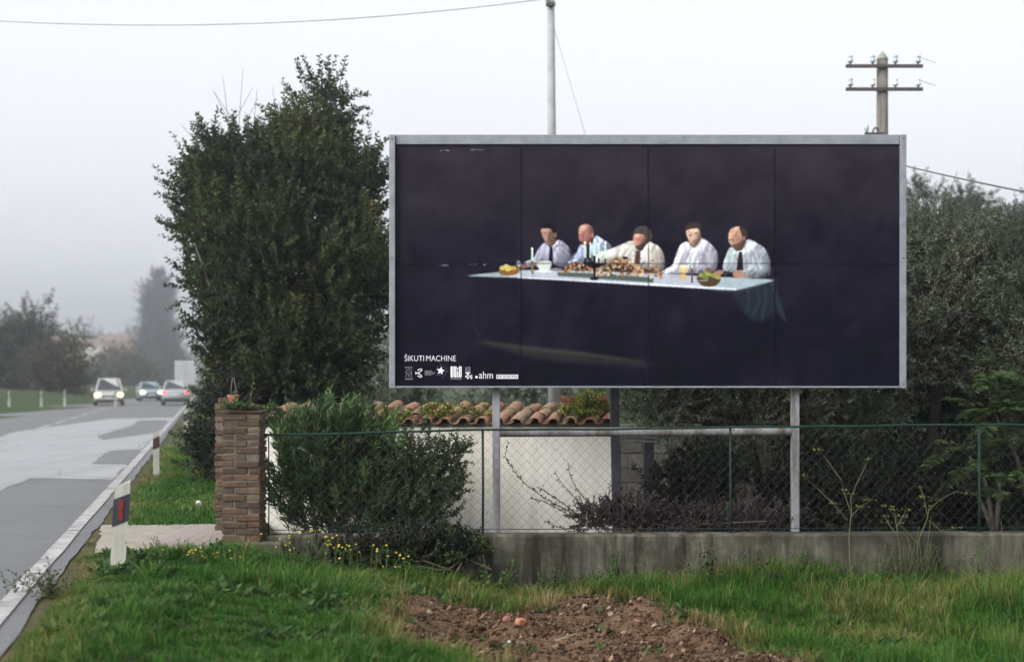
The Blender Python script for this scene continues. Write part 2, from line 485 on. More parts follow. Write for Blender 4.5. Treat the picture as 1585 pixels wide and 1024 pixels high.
def G(x, y):
    x = np.asarray(x, float); y = np.asarray(y, float)
    s = x - XR(y)
    z = -.5 * ss(.6, 4.4, s)
    z = z * (1 - np.where(x > -2.75, ss(WALL_Y + .02, WALL_Y + .2, y), ss(12.9, 14.6, y)))
    z = z - np.where(x > -2.75, .24 * ss(WALL_Y + .1, WALL_Y + .3, y) * ss(34, 24, y), 0)
    z = np.where((s < 0) , -.03, z) - .03 * ss(.25, 0, np.abs(s)) * (s >= 0)
    left = -s - WID(y)                                               # beyond the far edge: a grassy bank
    z = z + np.where(left > 0, .95 * ss(.3, 5, left), 0)
    near = ss(26, 18, y) * ss(.3, 1.0, s) * (y > 0)
    z = z + near * (fbm(x * .9, y * .9, 4, 3) - .5) * .14 * (1 - ss(13.2, 14.0, y))
    dm = dirt_mask(x, y) * (np.abs(x) < 6) * (y < 15) * (y > 6)
    z = z + dm * ((fbm(x * 1.7, y * 1.7, 3, 9) - .42) * .34 + (fbm(x * 7, y * 7, 4, 11) - .5) * .13)
    # ridge of spoil at the back of the dug patch, with a hollow in front
    z = z + .09 * np.exp(-((x - 1.15) / .7) ** 2 - ((y - 12.35) / .45) ** 2) - .10 * np.exp(-((x - .75) / .35) ** 2 - ((y - 11.7) / .25) ** 2)
    return z

def build_ground():
    def axis(a, b, h, lo, hi):
        c = list(np.arange(a, b + h / 2, h))
        s = h; x = b
        while x < hi:
            s *= 1.22; x = min(hi, x + s); c.append(x)
        s = h; x = a; pre = []
        while x > lo:
            s *= 1.22; x = max(lo, x - s); pre.append(x)
        return np.array(pre[::-1] + c)
    xs = axis(-6.5, 5.5, .05, -700, 700); ys = axis(7.5, 15, .05, -120, 900)
    X, Yg = np.meshgrid(xs, ys)
    Z = G(X, Yg)
    V = np.stack([X, Yg, Z], -1).reshape(-1, 3)
    nx, ny = len(xs), len(ys)
    i = np.arange(nx - 1)[None, :] + np.arange(ny - 1)[:, None] * nx
    F = np.stack([i, i + 1, i + nx + 1, i + nx], -1).reshape(-1, 4)
    dm = (dirt_mask(X, Yg) * (np.abs(X) < 6) * (Yg < 15) * (Yg > 6))
    s = X - XR(Yg)
    dm = np.maximum(dm, .55 * ss(.40, .15, s) * (s > -.5) * (Yg < 60))
    dm = np.maximum(dm, .8 * ((Yg > WALL_Y + .1) & (X > -2.7) & (Yg < 40)))      # bare soil under the trees
    return tag(link('ground', npmesh('ground', V, [F], M['ground'], True, {'dirt': dm.ravel()})), kind='structure')
ground = build_ground()

def sheet(name, L, Rr, ys, z, mat, parent=None):
    """strip between x=L(y) and x=R(y)"""
    V = []; F = []
    for k, y in enumerate(ys):
        V += [(float(L(y)), y, z), (float(Rr(y)), y, z)]
        if k: F.append((2 * k - 2, 2 * k - 1, 2 * k + 1, 2 * k))
    me = bpy.data.meshes.new(name); me.from_pydata(V, [], F); me.update(); me.materials.append(mat)
    return link(name, me, parent)

ys_road = list(np.arange(-60, 0, 4.0)) + list(np.arange(0, 40, .2)) + list(np.arange(40, 100, 4.0)) + list(np.arange(100, 700, 10.0))
road = tag(sheet('road', lambda y: XR(y) - WID(y), lambda y: XR(y) + .08 + (.12 * float(fbm(y * 1.3, .5, 4, 33)) if 0 <= y <= 40 else .05), ys_road, 0.0, M['asphalt']), kind='structure')
# paler worn surface between patches of the near lane, dark repairs on it
def rsheet(name, pts, z, mat):
    me = bpy.data.meshes.new(name)
    me.from_pydata([(float(p[0]), float(p[1]), z) for p in pts], [], [tuple(range(len(pts)))]); me.update(); me.materials.append(mat)
    return link(name, me, road)
def gp(u, v):
    Y = FPX * EYE / (v - HOR)
    return ((u - 792.5) / FPX * Y, Y)
def xe(y, off=-.18): return float(XR(y)) + off
def rag(pts, seed, amp=.035, step=.7):
    """worn outline: extra points with small offsets"""
    r = random.Random(seed); out = []
    for i in range(len(pts)):
        a = pts[i]; b = pts[(i + 1) % len(pts)]
        n = max(1, int(math.hypot(b[0] - a[0], b[1] - a[1]) / step))
        for k in range(n):
            t = k / n; j = 0 if k == 0 else r.uniform(-amp, amp)
            out.append((a[0] + (b[0] - a[0]) * t + j, a[1] + (b[1] - a[1]) * t + j))
    return out
y1 = gp(0, 742)[1]; y2 = gp(200, 646)[1]
rsheet('worn_surface', rag([(xe(y1), y1), gp(45, 740), gp(0, 760), (-12.6, 17.5), (-14.2, 24), gp(-40, 690), (-15.4, 44), gp(170, 648), (xe(y2), y2)], 2), .004, M['concrete_lane'])
rsheet('asphalt_patch', rag([gp(253, 668), gp(160, 681), gp(150, 675), gp(205, 658), gp(215, 650), gp(258, 650)], 3), .008, M['asphalt_dark'])
rsheet('asphalt_patch', rag([gp(218, 695), gp(205, 718), gp(140, 718), gp(165, 700), gp(175, 697)], 4), .008, M['asphalt_dark'])
# edge line and centre dashes
rs = random.Random(5)
y = -20.0
while y < 300:
    ln = rs.uniform(1.2, 4.5) if y < 30 else 12
    sheet('edge_line', lambda q: XR(q) - .145 + (.006 * sin(q * 3.1)), lambda q: XR(q) + .0 + .006 * sin(q * 5.3), list(np.linspace(y, y + ln, 5)), .012, M['paint'], road)
    y += ln + (.05 if y < 30 else .1)
def xc(q): return float(XR(q)) - WID(q) * .5 + .4 - .25 * float(ss(40, 80, q))
for k in range(40):
    a = -20 + k * 6.0
    sheet('centre_dash', lambda q: xc(q) - .09, lambda q: xc(q) + .09, [a, a + 2.0, a + 4.6], .012, M['paint'], road)
sheet('far_edge_line', lambda q: XR(q) - WID(q) + .25, lambda q: XR(q) - WID(q) + .42, [float(q) for q in np.arange(20, 300, 8)], .012, M['paint'], road)

# concrete crossing in front of the gate
def padx(y): return float(XR(y)) + .2
drv = MB(); pts = [(padx(13.0) + .1, 13.0), (-2.9, 13.1), (-2.86, 15.6), (padx(15.5), 15.5)]
V = []; nn = 24
for j in range(nn + 1):
    for i in range(nn + 1):
        a = i / nn; b = j / nn
        p0 = np.array(pts[0]) * (1 - a) + np.array(pts[1]) * a; p1 = np.array(pts[3]) * (1 - a) + np.array(pts[2]) * a
        q = p0 * (1 - b) + p1 * b
        edge = min(a, b, 1 - b)
        V.append((q[0] + (.06 * (vn(q[0] * 6, q[1] * 6, 2) - .5) if edge < .02 else 0), q[1], max(-.05, float(G(q[0], q[1])) + .018) + .012 * float(fbm(q[0] * 3, q[1] * 3, 3, 8))))
F = [(j * (nn + 1) + i, j * (nn + 1) + i + 1, (j + 1) * (nn + 1) + i + 1, (j + 1) * (nn + 1) + i) for j in range(nn) for i in range(nn)]
drv.add(V, F); tag(drv.build('driveway', M['driveway'], smooth=True), kind='structure')
drive = bpy.data.objects['driveway']
pv = MB(); pv.cbox(0, .1012, 0, .098, 0, .04, .002); pvme = pv.mesh('paving_tile', M['paver'])
for i in range(6):
    for j in range(16):
        x = -3.5 + i * .102; yy = 13.7 + j * .112
        link('paving_tile', pvme, drive, (x, yy, max(-.05, float(G(x, yy)) + .018) - .024))

# far hills
def hill(name, x0, x1, yc, dep, h, seed):
    xs = np.linspace(x0, x1, 90); ys = np.linspace(yc - dep, yc + dep, 14)
    X, Yg = np.meshgrid(xs, ys)
    e = np.cos((Yg - yc) / dep * pi / 2) ** .8 * np.sin((X - x0) / (x1 - x0) * pi) ** .5
    Z = -.5 + e * h * (.45 + .75 * fbm(X / 60, Yg / 90, 3, seed)) + e * 4 * fbm(X / 9, Yg / 9, 3, seed + 4)
    i = np.arange(89)[None, :] + np.arange(13)[:, None] * 90
    me = npmesh(name, np.stack([X, Yg, Z], -1).reshape(-1, 3), [np.stack([i, i + 1, i + 91, i + 90], -1).reshape(-1, 4)], M['hill'], True)
    return tag(link(name, me), kind='structure')
M['hill'] = simple('wooded_hill', (.025, .040, .022), (.06, .075, .04), .35, .95, detail=8)
hill('hills', -420, -80, 700, 90, 23, 1)
hill('hills', -160, 430, 760, 90, 17, 2)

# ------------------------------------------------------------------ foliage
def leaves(base, dirs, L, W, fold=.25, up=.35, r=None):
    """one folded leaf per row: base point, direction, length, width"""
    r = r or rng
    n = len(base)
    L = np.broadcast_to(L, n)[:, None]; W = np.broadcast_to(W, n)[:, None]
    d = unit(dirs)
    ref = r.normal(size=(n, 3)) * .8 + np.array([0, 0, up])
    side = unit(np.cross(d, ref)); nor = np.cross(side, d)
    mid = base + d * L * .45
    V = np.stack([base, mid - side * W * .5 + nor * W * fold, base + d * L - nor * L * .12, mid + side * W * .5 + nor * W * fold], 1).reshape(-1, 3)
    i = np.arange(n)[:, None] * 4
    return V, i + np.array([[0, 1, 2, 3]])

def strips(P0, P1, r0, r1):
    """three-sided twigs"""
    n = len(P0); d = unit(P1 - P0)
    a = unit(np.cross(d, np.array([.31, .77, .55]))); b = np.cross(d, a)
    V = []
    for P, r_ in ((P0, r0), (P1, r1)):
        r_ = np.broadcast_to(r_, n)[:, None]
        for k in range(3):
            t = 2 * pi * k / 3
            V.append(P + (a * cos(t) + b * sin(t)) * r_)
    V = np.stack(V, 1).reshape(-1, 3)
    i = np.arange(n)[:, None] * 6
    F = np.concatenate([i + np.array([[k, (k + 1) % 3, 3 + (k + 1) % 3, 3 + k]]) for k in range(3)])
    return V, F

def sprigs(P, D, Ls, nleaf, leafL, leafW, bend=.25, ang=.9, clump=None, r=None, t0=.12):
    """shoots with leaves up the stem; returns leaf V,F,rnd and twig V,F"""
    r = r or rng
    n = len(P); Ls = np.broadcast_to(Ls, n)
    D = unit(D)
    B = unit(r.normal(size=(n, 3))) * bend
    t = (np.arange(nleaf) + .5) / nleaf
    t = t0 + (1 - t0) * t[None, :, None] + r.uniform(-.04, .04, (n, nleaf, 1))
    pos = P[:, None] + (D[:, None] * t + B[:, None] * t * t * .5) * Ls[:, None, None]
    tang = unit(D[:, None] + B[:, None] * t)
    ref = unit(np.cross(D, r.normal(size=(n, 3))))
    ref2 = np.cross(D, ref)
    ph = (np.arange(nleaf) * 2.4)[None, :, None] + r.uniform(0, 6, (n, 1, 1))
    perp = ref[:, None] * np.cos(ph) + ref2[:, None] * np.sin(ph)
    a = r.uniform(.7, 1.2, (n, nleaf, 1)) * ang
    ld = tang * np.cos(a) + perp * np.sin(a) + np.array([0, 0, -.12])
    sz = r.uniform(.65, 1.15, (n, nleaf)) * (1 - .35 * t[..., 0] ** 3)
    V, F = leaves(pos.reshape(-1, 3), ld.reshape(-1, 3), (leafL * sz).ravel(), (leafW * sz).ravel(), r=r)
    c = r.uniform(0, 1, n) if clump is None else clump
    rnd = np.clip(.62 * c[:, None] + .38 * r.uniform(0, 1, (n, nleaf)) ** 1.3, 0, 1)
    rnd = np.repeat(rnd.reshape(-1), 4)
    mid = P + (D * .5 + B * .125) * Ls[:, None]; end = P + (D + B * .5) * Ls[:, None]
    return V, F, rnd, np.concatenate([P, mid]), np.concatenate([mid, end])

def crown_points(ells, n, r, inner=.35, flat=1.0):
    w = np.array([(e[3] * e[4] * e[5]) ** .72 * (e[6] if len(e) > 6 else 1) for e in ells]); w /= w.sum()
    k = r.choice(len(ells), n, p=w)
    E = np.array([e[:6] for e in ells])[k]
    dr = unit(r.normal(size=(n, 3)))
    rad = 1 - (1 - inner) * r.uniform(0, 1, n) ** 1.8
    # uneven outline: lobes
    lob = 1 + .16 * np.sin(dr[:, 0] * 7 + E[:, 0] * 5) * np.sin(dr[:, 2] * 6 + E[:, 2] * 3) + .10 * np.sin(dr[:, 0] * 15 + dr[:, 2] * 13)
    P = E[:, :3] + dr * E[:, 3:] * (rad * lob)[:, None]
    out = unit(dr / E[:, 3:])
    return P, out, rad

def tree(name, label, base, ells, n, L, nleaf, leafL, leafW, mat, trunk_r=.14, up=.6, group=None, limbs=9, seed=1, inner=.35, cat='tree', bark=None, tw=.006, bend=.25, zmin=None, crown='crown', split=1, lean=(0, 0), ang=.9):
    r = np.random.default_rng(seed)
    base = np.array(base, float); base[2] = max(base[2], float(G(base[0], base[1]))) if base[1] > 60 else float(G(base[0], base[1]))
    shr = lambda q: max(q * .72, q - L * .55)            # room for the shoots
    ells = [(e[0], e[1], e[2], shr(e[3]), shr(e[4]), shr(e[5]), *e[6:]) for e in ells]
    P, out, rad = crown_points(ells, n, r, inner)
    if zmin is not None:
        k = P[:, 2] > zmin + r.uniform(0, .25, n); P, out, rad = P[k], out[k], rad[k]
    nc = max(12, len(P) // (15 if L < 1 else 5))                       # shoots gather in clumps
    ck = r.integers(0, nc, len(P)); off = np.clip(r.normal(size=P.shape), -1.5, 1.5) * L * np.array([.46, .46, .38])
    P = P[:nc][ck] + off; out = out[:nc][ck]
    D = unit(out * .8 + off / L * .9 + np.array([0, 0, up]) + r.normal(size=P.shape) * .3)
    Ls = r.uniform(.6, 1.25, len(P)) * L
    ctone = r.normal(size=nc)[ck] * .16
    cl = np.clip(.5 + .45 * np.sin(P[:, 0] * 2.3 + seed) * np.sin(P[:, 2] * 2.1 + P[:, 1] * 1.7) + r.normal(size=len(P)) * .16 + ctone, 0, 1)
    V, F, rnd, A, B = sprigs(P - D * Ls[:, None] * .5, D, Ls, nleaf, leafL, leafW, bend, ang, cl, r)
    root = empty(name, base, label, cat, group)
    link(crown, npmesh(crown, V - base, [F], mat, False, {'rnd': rnd}), root)
    tv, tf = strips(A, B, tw, tw * .5)
    mb = MB()
    C = np.array([e[:3] for e in ells]); cc = C.mean(0)
    th = max(.3, (C[:, 2].min() - base[2]) * .8)
    fork = base + np.array([lean[0], lean[1], th])
    for q in range(split):
        o_ = np.array([(q - (split - 1) / 2) * trunk_r * 2.2, r.uniform(-.1, .1) * trunk_r, 0])
        mb.tube([base + o_ - [0, 0, .15], base * .6 + fork * .4 + o_ * 1.6 + [r.uniform(-.05, .05), 0, 0], fork + o_ * 3, fork * .5 + cc * .5 + o_ * 2], [trunk_r * 1.25 / split ** .4, trunk_r / split ** .4, trunk_r * .85 / split ** .4, trunk_r * .5], 8)
    for q in range(limbs):
        e = ells[q % len(ells)]
        tip = np.array(e[:3]) + unit(r.normal(size=3)) * np.array(e[3:6]) * .65
        mid = fork * .5 + tip * .5 + r.normal(size=3) * .12 * trunk_r * 6
        mb.tube([fork - [0, 0, .1], mid, tip], [trunk_r * .6, trunk_r * .38, trunk_r * .1], 6)
    nV = np.array(mb.V) - base
    Fs = [f for f in mb.F]
    me = bpy.data.meshes.new('trunk'); me.from_pydata([tuple(v) for v in nV], [], Fs); me.update()
    me.materials.append(bark or M['bark'])
    for p in me.polygons: p.use_smooth = True
    link('trunk', me, root)
    link('twigs', npmesh('twigs', tv - base, [tf], M['twig']), root)
    return root

def E(u, v, ru, rv, Y, dy=None, w=1):
    """ellipsoid of crown given by its place and size as seen at distance Y"""
    c = at(u, v, Y); k = Y / FPX
    return (c[0], c[1], c[2], ru * k, (dy if dy is not None else ru * k), rv * k, w)

# --- the big leafy tree by the road
T = 24.0
tree('broadleaf_tree', 'big dense dark green tree with upright leafy shoots beside the road, left of the billboard', (-4.15, T, 0),
     [E(430, 400, 145, 165, T, 1.7), E(330, 335, 78, 130, T, 1.1), E(385, 262, 84, 90, T, 1.1), E(480, 225, 75, 105, T, 1.0), E(500, 168, 34, 50, T, .5, 1.2),
      E(545, 300, 60, 110, T, 1.1), E(540, 262, 28, 45, T, .5), E(452, 590, 118, 150, T, 1.6), E(362, 560, 46, 160, T, 1.0), E(362, 690, 30, 75, T, .8), E(410, 680, 70, 80, T, 1.0), E(560, 420, 60, 140, T, 1.2), E(520, 480, 90, 150, T, 1.4), E(320, 420, 40, 60, T, .8), E(338, 262, 52, 62, T, .8), E(300, 360, 44, 60, T, .7)],
     7400, .52, 22, .098, .056, M['leaf_tree'], .16, up=.85, limbs=16, seed=3, inner=.18, split=3, bend=.2)
# bare shoots standing above its crown
bt = bpy.data.objects['broadleaf_tree']
P0 = np.array([at(u, v, T) for u, v in ((350, 180), (352, 175), (372, 165), (378, 160), (388, 175), (425, 160), (440, 150), (262, 310), (255, 290), (300, 215), (350, 170), (395, 170), (405, 175))])
P1 = np.array([at(u, v, T) for u, v in ((330, 140), (345, 118), (376, 108), (392, 135), (400, 150), (422, 135), (439, 130), (240, 258), (242, 285), (280, 192), (331, 142), (398, 138), (418, 166))])
tv, tf = strips(P0 - (P1 - P0) * .6, P1, .006, .003)
link('bare_shoots', npmesh('bare_shoots', tv - np.array(bt.location), [tf], M['twig']), bt)

# --- olives behind the fence
def olive(label, ells, base, n, seed, zmin=None):
    return tree('olive_tree', label, base, ells, n, .42, 20, .074, .018, M['leaf_olive'], .085, up=.75, limbs=12, seed=seed, inner=.3, split=2, tw=.004, group='olive trees behind the fence', bark=M['dark_bark'], zmin=zmin, bend=.35, ang=.75)
olive('silvery green olive tree rising beside the right end of the billboard', [E(1440, 450, 130, 120, 18.3, 1.1), E(1450, 390, 95, 75, 18.3, .9), E(1400, 520, 130, 100, 18.3, 1.2), E(1350, 400, 90, 110, 18.3, 1)], at(1420, 830, 18.3) * [1, 1, 0], 3700, 11)
olive('silvery green olive tree at the right edge of the picture', [E(1590, 440, 100, 120, 17.6, 1.1), E(1570, 375, 55, 45, 17.6, .6), E(1610, 540, 110, 110, 17.6, 1.1), E(1660, 420, 90, 110, 17.6, 1)], at(1600, 830, 17.6) * [1, 1, 0], 3300, 12)
olive('dark olive tree hidden behind the billboard, its lower boughs showing beneath it', [E(1080, 520, 130, 140, 18.0, 1.1), E(1240, 530, 130, 150, 18.0, 1.1), E(1180, 420, 130, 110, 18.0, 1.1), E(1020, 610, 75, 75, 17.8, .8), E(1320, 600, 90, 100, 17.8, .9), E(1150, 620, 110, 90, 17.8, .9)], at(1190, 830, 18.4) * [1, 1, 0], 4400, 13)

# --- dense evergreens added behind them to darken the space under the olives
def dense(label, ells, base, n, seed, mat='leaf_dark', L=.6, leafL=.10, leafW=.055, nleaf=18, name='added_evergreen', group=None, up=.4):
    return tree(name, label, base, ells, n, L, nleaf, leafL, leafW, M[mat], .15, up=up, limbs=8, seed=seed, inner=.3, tw=.006, group=group)
dense('low dense dark evergreen added for shade under the right end of the billboard', [E(1180, 690, 150, 130, 21.5, 1.2), E(1330, 680, 150, 150, 21.5, 1.2), E(1080, 640, 90, 100, 22, 1)], at(1230, 800, 21.5) * [1, 1, 0], 1900, 21, group='evergreens added for shade behind the olives')
dense('dense dark evergreen added for shade behind the olives at the right edge', [E(1480, 650, 150, 170, 20.8, 1.3), E(1640, 640, 150, 190, 20.8, 1.3), E(1560, 560, 160, 120, 21.5, 1.2)], at(1540, 800, 21) * [1, 1, 0], 2100, 22, group='evergreens added for shade behind the olives')
FT = 62.0
dense('tall hazy tree showing above the olives, right of the billboard', [E(1450, 400, 90, 110, FT, 3), E(1430, 310, 40, 38, FT, .9), E(1500, 320, 48, 42, FT, 1), E(1400, 350, 60, 70, FT, 1), E(1465, 480, 130, 120, FT, 2)], at(1450, 800, FT) * [1, 1, 0], 2200, 23, 'leaf_far', .85, .20, .10, 16, name='hazy_tree')
dense('hazy tree above the olives at the right edge of the picture', [E(1580, 390, 70, 80, FT + 1, 1.5), E(1540, 400, 50, 60, FT + 1, 1), E(1640, 380, 80, 90, FT + 1, 1.5), E(1590, 480, 120, 120, FT, 2)], at(1590, 800, FT) * [1, 1, 0], 1600, 24, 'leaf_far', .85, .20, .10, 16, name='hazy_tree')
for k, (u, w, lab) in enumerate(((640, 90, 'blurred green tree behind the tiled wall, left of the left billboard post'), (800, 110, 'pale blurred green tree behind the tiled wall, right of the left billboard post'), (950, 110, 'blurred green tree behind the brick stub of the tiled wall'))):
    dense(lab, [E(u, 560, w, 80, 42, 1.8), E(u - 30, 620, w, 60, 42, 1.6), E(u + 40, 500, w * .7, 70, 42, 1.5)], at(u, 800, 42) * [1, 1, 0], 1100, 31 + k, 'leaf_olive', .8, .13, .05, 16, name='background_tree', group='trees behind the tiled wall')
# trees left of the big tree's foot
dense('low dark shrub at the foot of the big tree by the road', [E(332, 700, 28, 45, 22.5, .6), E(360, 640, 36, 80, 23.0, .7)], at(340, 740, 22.5) * [1, 1, 0], 700, 36, 'leaf_dark', .4, .08, .04, 16, name='shrub')

# --- far along the road
dense('large dark roadside tree at the left edge of the picture', [E(20, 555, 60, 70, 130, 4), E(45, 510, 40, 45, 130, 3), E(-40, 540, 70, 90, 130, 4), E(60, 585, 50, 40, 128, 3)], at(20, 615, 130) * [1, 1, 0] + [0, 0, .8], 2000, 41, 'leaf_far', 1.9, .36, .19, 14, name='roadside_tree')
dense('brownish roadside bush left of the oncoming car', [E(95, 590, 30, 42, 120, 1.8), E(75, 565, 25, 50, 120, 1.6)], at(90, 618, 120) * [1, 1, 0] + [0, 0, .6], 800, 42, 'leaf_brown', 1.4, .30, .15, 14, name='roadside_bush')
dense('thin airy roadside tree between the bushes and the oncoming car', [E(118, 520, 20, 16, 120, 1.2), E(105, 545, 18, 26, 120, 1.2), E(128, 560, 15, 40, 120, 1)], at(116, 618, 120) * [1, 1, 0] + [0, 0, .5], 200, 43, 'leaf_autumn', 1.4, .28, .14, 11, name='thin_tree')
dense('yellowish hazy tree behind the oncoming car', [E(190, 570, 42, 40, 250, 4.5), E(165, 590, 30, 28, 250, 3.6), E(215, 590, 28, 34, 250, 3.6)], at(190, 602, 250) * [1, 1, 0], 900, 44, 'leaf_autumn', 3.0, .62, .32, 13, name='hazy_tree')
dense('tall hazy bluish cypress at the end of the road', [E(243, 505, 30, 75, 400, 6), E(238, 550, 34, 60, 400, 6), E(247, 462, 20, 34, 400, 3.5), E(258, 550, 28, 70, 400, 6), E(249, 438, 9, 26, 400, 1.8, 1.5), E(238, 470, 14, 40, 400, 2.5)], at(243, 598, 400) * [1, 1, 0], 2600, 45, 'leaf_conifer', 3.4, .85, .42, 14, name='cypress_tree', up=1.2)
for k, (u, v, w, h, Y, lab) in enumerate(((70, 550, 60, 36, 480, 'faint hazy tree clump on the skyline at far left'), (140, 545, 45, 40, 450, 'faint hazy tree clump above the oncoming car'), (205, 548, 30, 46, 500, 'faint hazy tree clump left of the cypress'), (100, 600, 35, 20, 230, 'low hazy hedge bush behind the oncoming car'))):
    dense(lab, [E(u, v, w, h, Y, 4), E(u + w * .5, v + h * .3, w * .7, h * .8, Y, 4), E(u - w * .4, v + h * .5, w * .8, h * .6, Y, 4)], at(u, 602, Y) * [1, 1, 0], 600, 51 + k, 'leaf_far', 5, 1.1, .6, 12, name='skyline_trees')

# ------------------------------------------------------------------ billboard
BY = 14.36
K = FPX / BY
def bx(u): return (u - 792.5) / K
def bz(v): return EYE + (HOR - v) / K
bb = empty('billboard', (bx(1001), BY + .12, .04), 'wide roadside billboard with grey metal frame and a dark poster of men dining', 'billboard')
B0 = Vector(bb.location)
def bpart(name, mb, mat, smooth=False, parent=None):
    me = mb.mesh(name, mat, smooth)
    for v in me.vertices: v.co -= B0
    return link(name, me, parent or bb)
f = MB(); f.cbox(bx(612.3), bx(1391.7), BY - .02, BY + .07, bz(224), bz(209), .004); bpart('frame_top', f, M['galv'])
for a, b in ((603, 612), (1392, 1401)):
    f = MB(); f.cbox(bx(a), bx(b), BY - .05, BY + .09, bz(600.5), bz(209.5), .004)
    bpart('frame_side', f, M['galv'])
    for v in (216, 400, 594):
        f = MB(); f.tube([((bx(a) + bx(b)) / 2, BY - .056, bz(v)), ((bx(a) + bx(b)) / 2, BY - .048, bz(v))], .008, 8); bpart('bolt', f, M['iron'])
f = MB(); f.cbox(bx(612.3), bx(1391.7), BY - .04, BY + .07, bz(600), bz(597.2), .003); bpart('frame_bottom', f, M['galv'])
f = MB(); f.box(bx(612.3), bx(1391.7), BY + .02, BY + .06, bz(597), bz(224.2)); bpart('back_panel', f, M['galv_post'])
for u0, u1 in ((762, 774), (1228, 1240)):
    f = MB(); f.cbox(bx(u0), bx(u1), BY + .075, BY + .16, -.15, bz(215), .006); bpart('post', f, M['galv_post'])
f = MB(); f.tube([(bx(774), BY + .115, bz(669.5)), (bx(1228), BY + .115, bz(667.5))], .046, 16, False); bpart('beam', f, M['rusty'], True)
for v in (260, 400, 560):
    f = MB(); f.box(bx(618), bx(1386), BY + .061, BY + .074, bz(v + 3), bz(v - 3)); bpart('batten', f, M['galv_post'])

# --- poster print: painted on a canvas, carried by the sheets as vertex colour
ILL = .92
U0, U1, V0, V1 = 612.3, 1391.7, 224.2, 597.0
SC = 2.0
W_, H_ = int((U1 - U0) * SC), int((V1 - V0) * SC)
uu = U0 + (np.arange(W_) + .5) / SC; vv = V0 + (np.arange(H_) + .5) / SC
UU, VV = np.meshgrid(uu, vv)
cv = np.zeros((H_, W_, 3))
mot = fbm(UU / 55, VV / 45, 5, 21); mot2 = fbm(UU / 14 + VV / 40, VV / 16, 4, 31)
vgr = ss(225, 420, VV) * .75 + ss(400, 560, VV) * .25
cA = np.array([49, 44, 52.]); cB = np.array([31, 30, 40.])
cv[:] = cA * (1 - vgr[..., None]) + cB * vgr[..., None]
cv += ((mot - .5) * 15)[..., None] * np.array([1, .92, .95]) + ((mot2 - .5) * 9)[..., None]
cv = np.clip(cv, 16, 90)
prng = random.Random(12)

def P2(x, y): return 780 + x / 8.533, 330 + y / 8.533
def P3(x, y): return 930 + x / 5.4655, 330 + y / 5.4655
def P8(x, y): return 700 + x / 2.9352, 320 + y / 2.9352
def PP(x, y): return x, y

def boxblur(a, r):
    r = int(r)
    if r < 1: return a
    for ax in (0, 1):
        for _ in range(2):
            p = np.pad(a, [(r + 1, r) if i == ax else (0, 0) for i in range(2)], mode='edge')
            c = np.cumsum(p, axis=ax)
            a = (np.take(c, range(2 * r + 1, c.shape[ax]), ax) - np.take(c, range(0, c.shape[ax] - 2 * r - 1), ax)) / (2 * r + 1)
    return a

def stamp(pts, col, alpha=1., blur=1., M_=PP, smooth=True, vol=None):
    pts = np.array([M_(*p) for p in pts], float)
    if smooth and len(pts) > 3:
        n = len(pts); o = []
        for i in range(n):
            p0, p1, p2, p3 = pts[i - 1], pts[i], pts[(i + 1) % n], pts[(i + 2) % n]
            for t in (0, .25, .5, .75):
                o.append(.5 * (2 * p1 + (p2 - p0) * t + (2 * p0 - 5 * p1 + 4 * p2 - p3) * t * t + (3 * p1 - p0 - 3 * p2 + p3) * t ** 3))
        pts = np.array(o)
    X = (pts[:, 0] - U0) * SC; Y = (pts[:, 1] - V0) * SC
    pad = int(blur * SC * 3) + 3
    x0, x1 = max(0, int(X.min()) - pad), min(W_, int(X.max()) + pad + 2)
    y0, y1 = max(0, int(Y.min()) - pad), min(H_, int(Y.max()) + pad + 2)
    if x1 <= x0 or y1 <= y0: return
    gx, gy = np.meshgrid(np.arange(x0, x1) + .5, np.arange(y0, y1) + .5)
    ins = np.zeros(gx.shape, bool)
    n = len(X)
    for i in range(n):
        xa, ya, xb, yb = X[i], Y[i], X[(i + 1) % n], Y[(i + 1) % n]
        if ya == yb: continue
        c = ((ya > gy) != (yb > gy))
        ins ^= c & (gx < (xb - xa) * (gy - ya) / (yb - ya) + xa)
    m = boxblur(ins.astype(float), round(blur * SC * .5)) * alpha
    s = cv[y0:y1, x0:x1]
    c = np.array(col, float)
    if vol:                       # printed light and shade of a rounded form lit from the upper left
        R_ = int(vol[1] * SC); hgt = boxblur(np.pad(ins.astype(float), 2 * R_), R_)[2 * R_:-2 * R_, 2 * R_:-2 * R_]
        gy_, gx_ = np.gradient(hgt)
        sh = np.clip(1 + vol[0] * R_ * (gx_ * .75 + gy_ * .65), .38, 1.3)
        X_, Y_ = UU[y0:y1, x0:x1], VV[y0:y1, x0:x1]
        wob = fbm(X_ / 9, Y_ / 9, 2, 7) * 2
        cr = fbm((X_ * .8 + Y_ * .45) / 3.2 + wob, (Y_ * .6 - X_ * .3) / 8 + wob, 3, 77)
        sh = sh * (1 + (cr - .5) * vol[2])
        c = c[None, None] * sh[..., None]
    cv[y0:y1, x0:x1] = s * (1 - m[..., None]) + c * m[..., None]

def ell(cx, cy, rx, ry, col, alpha=1., blur=.6, M_=PP, rot=0):
    pts = []
    for k in range(14):
        a = 2 * pi * k / 14
        x, y = rx * cos(a), ry * sin(a)
        pts.append((cx + x * cos(rot) - y * sin(rot), cy + x * sin(rot) + y * cos(rot)))
    stamp(pts, col, alpha, blur, M_, False)

def stroke(pts, w, col, alpha=1., blur=.6, M_=PP):
    p = np.array([M_(*q) for q in pts], float)
    t = np.gradient(p, axis=0); t /= np.linalg.norm(t, axis=1)[:, None] + 1e-9
    nrm = np.stack([-t[:, 1], t[:, 0]], 1) * w / 2
    stamp(list(map(tuple, np.concatenate([p + nrm, (p - nrm)[::-1]]))), col, alpha, blur, PP, False)

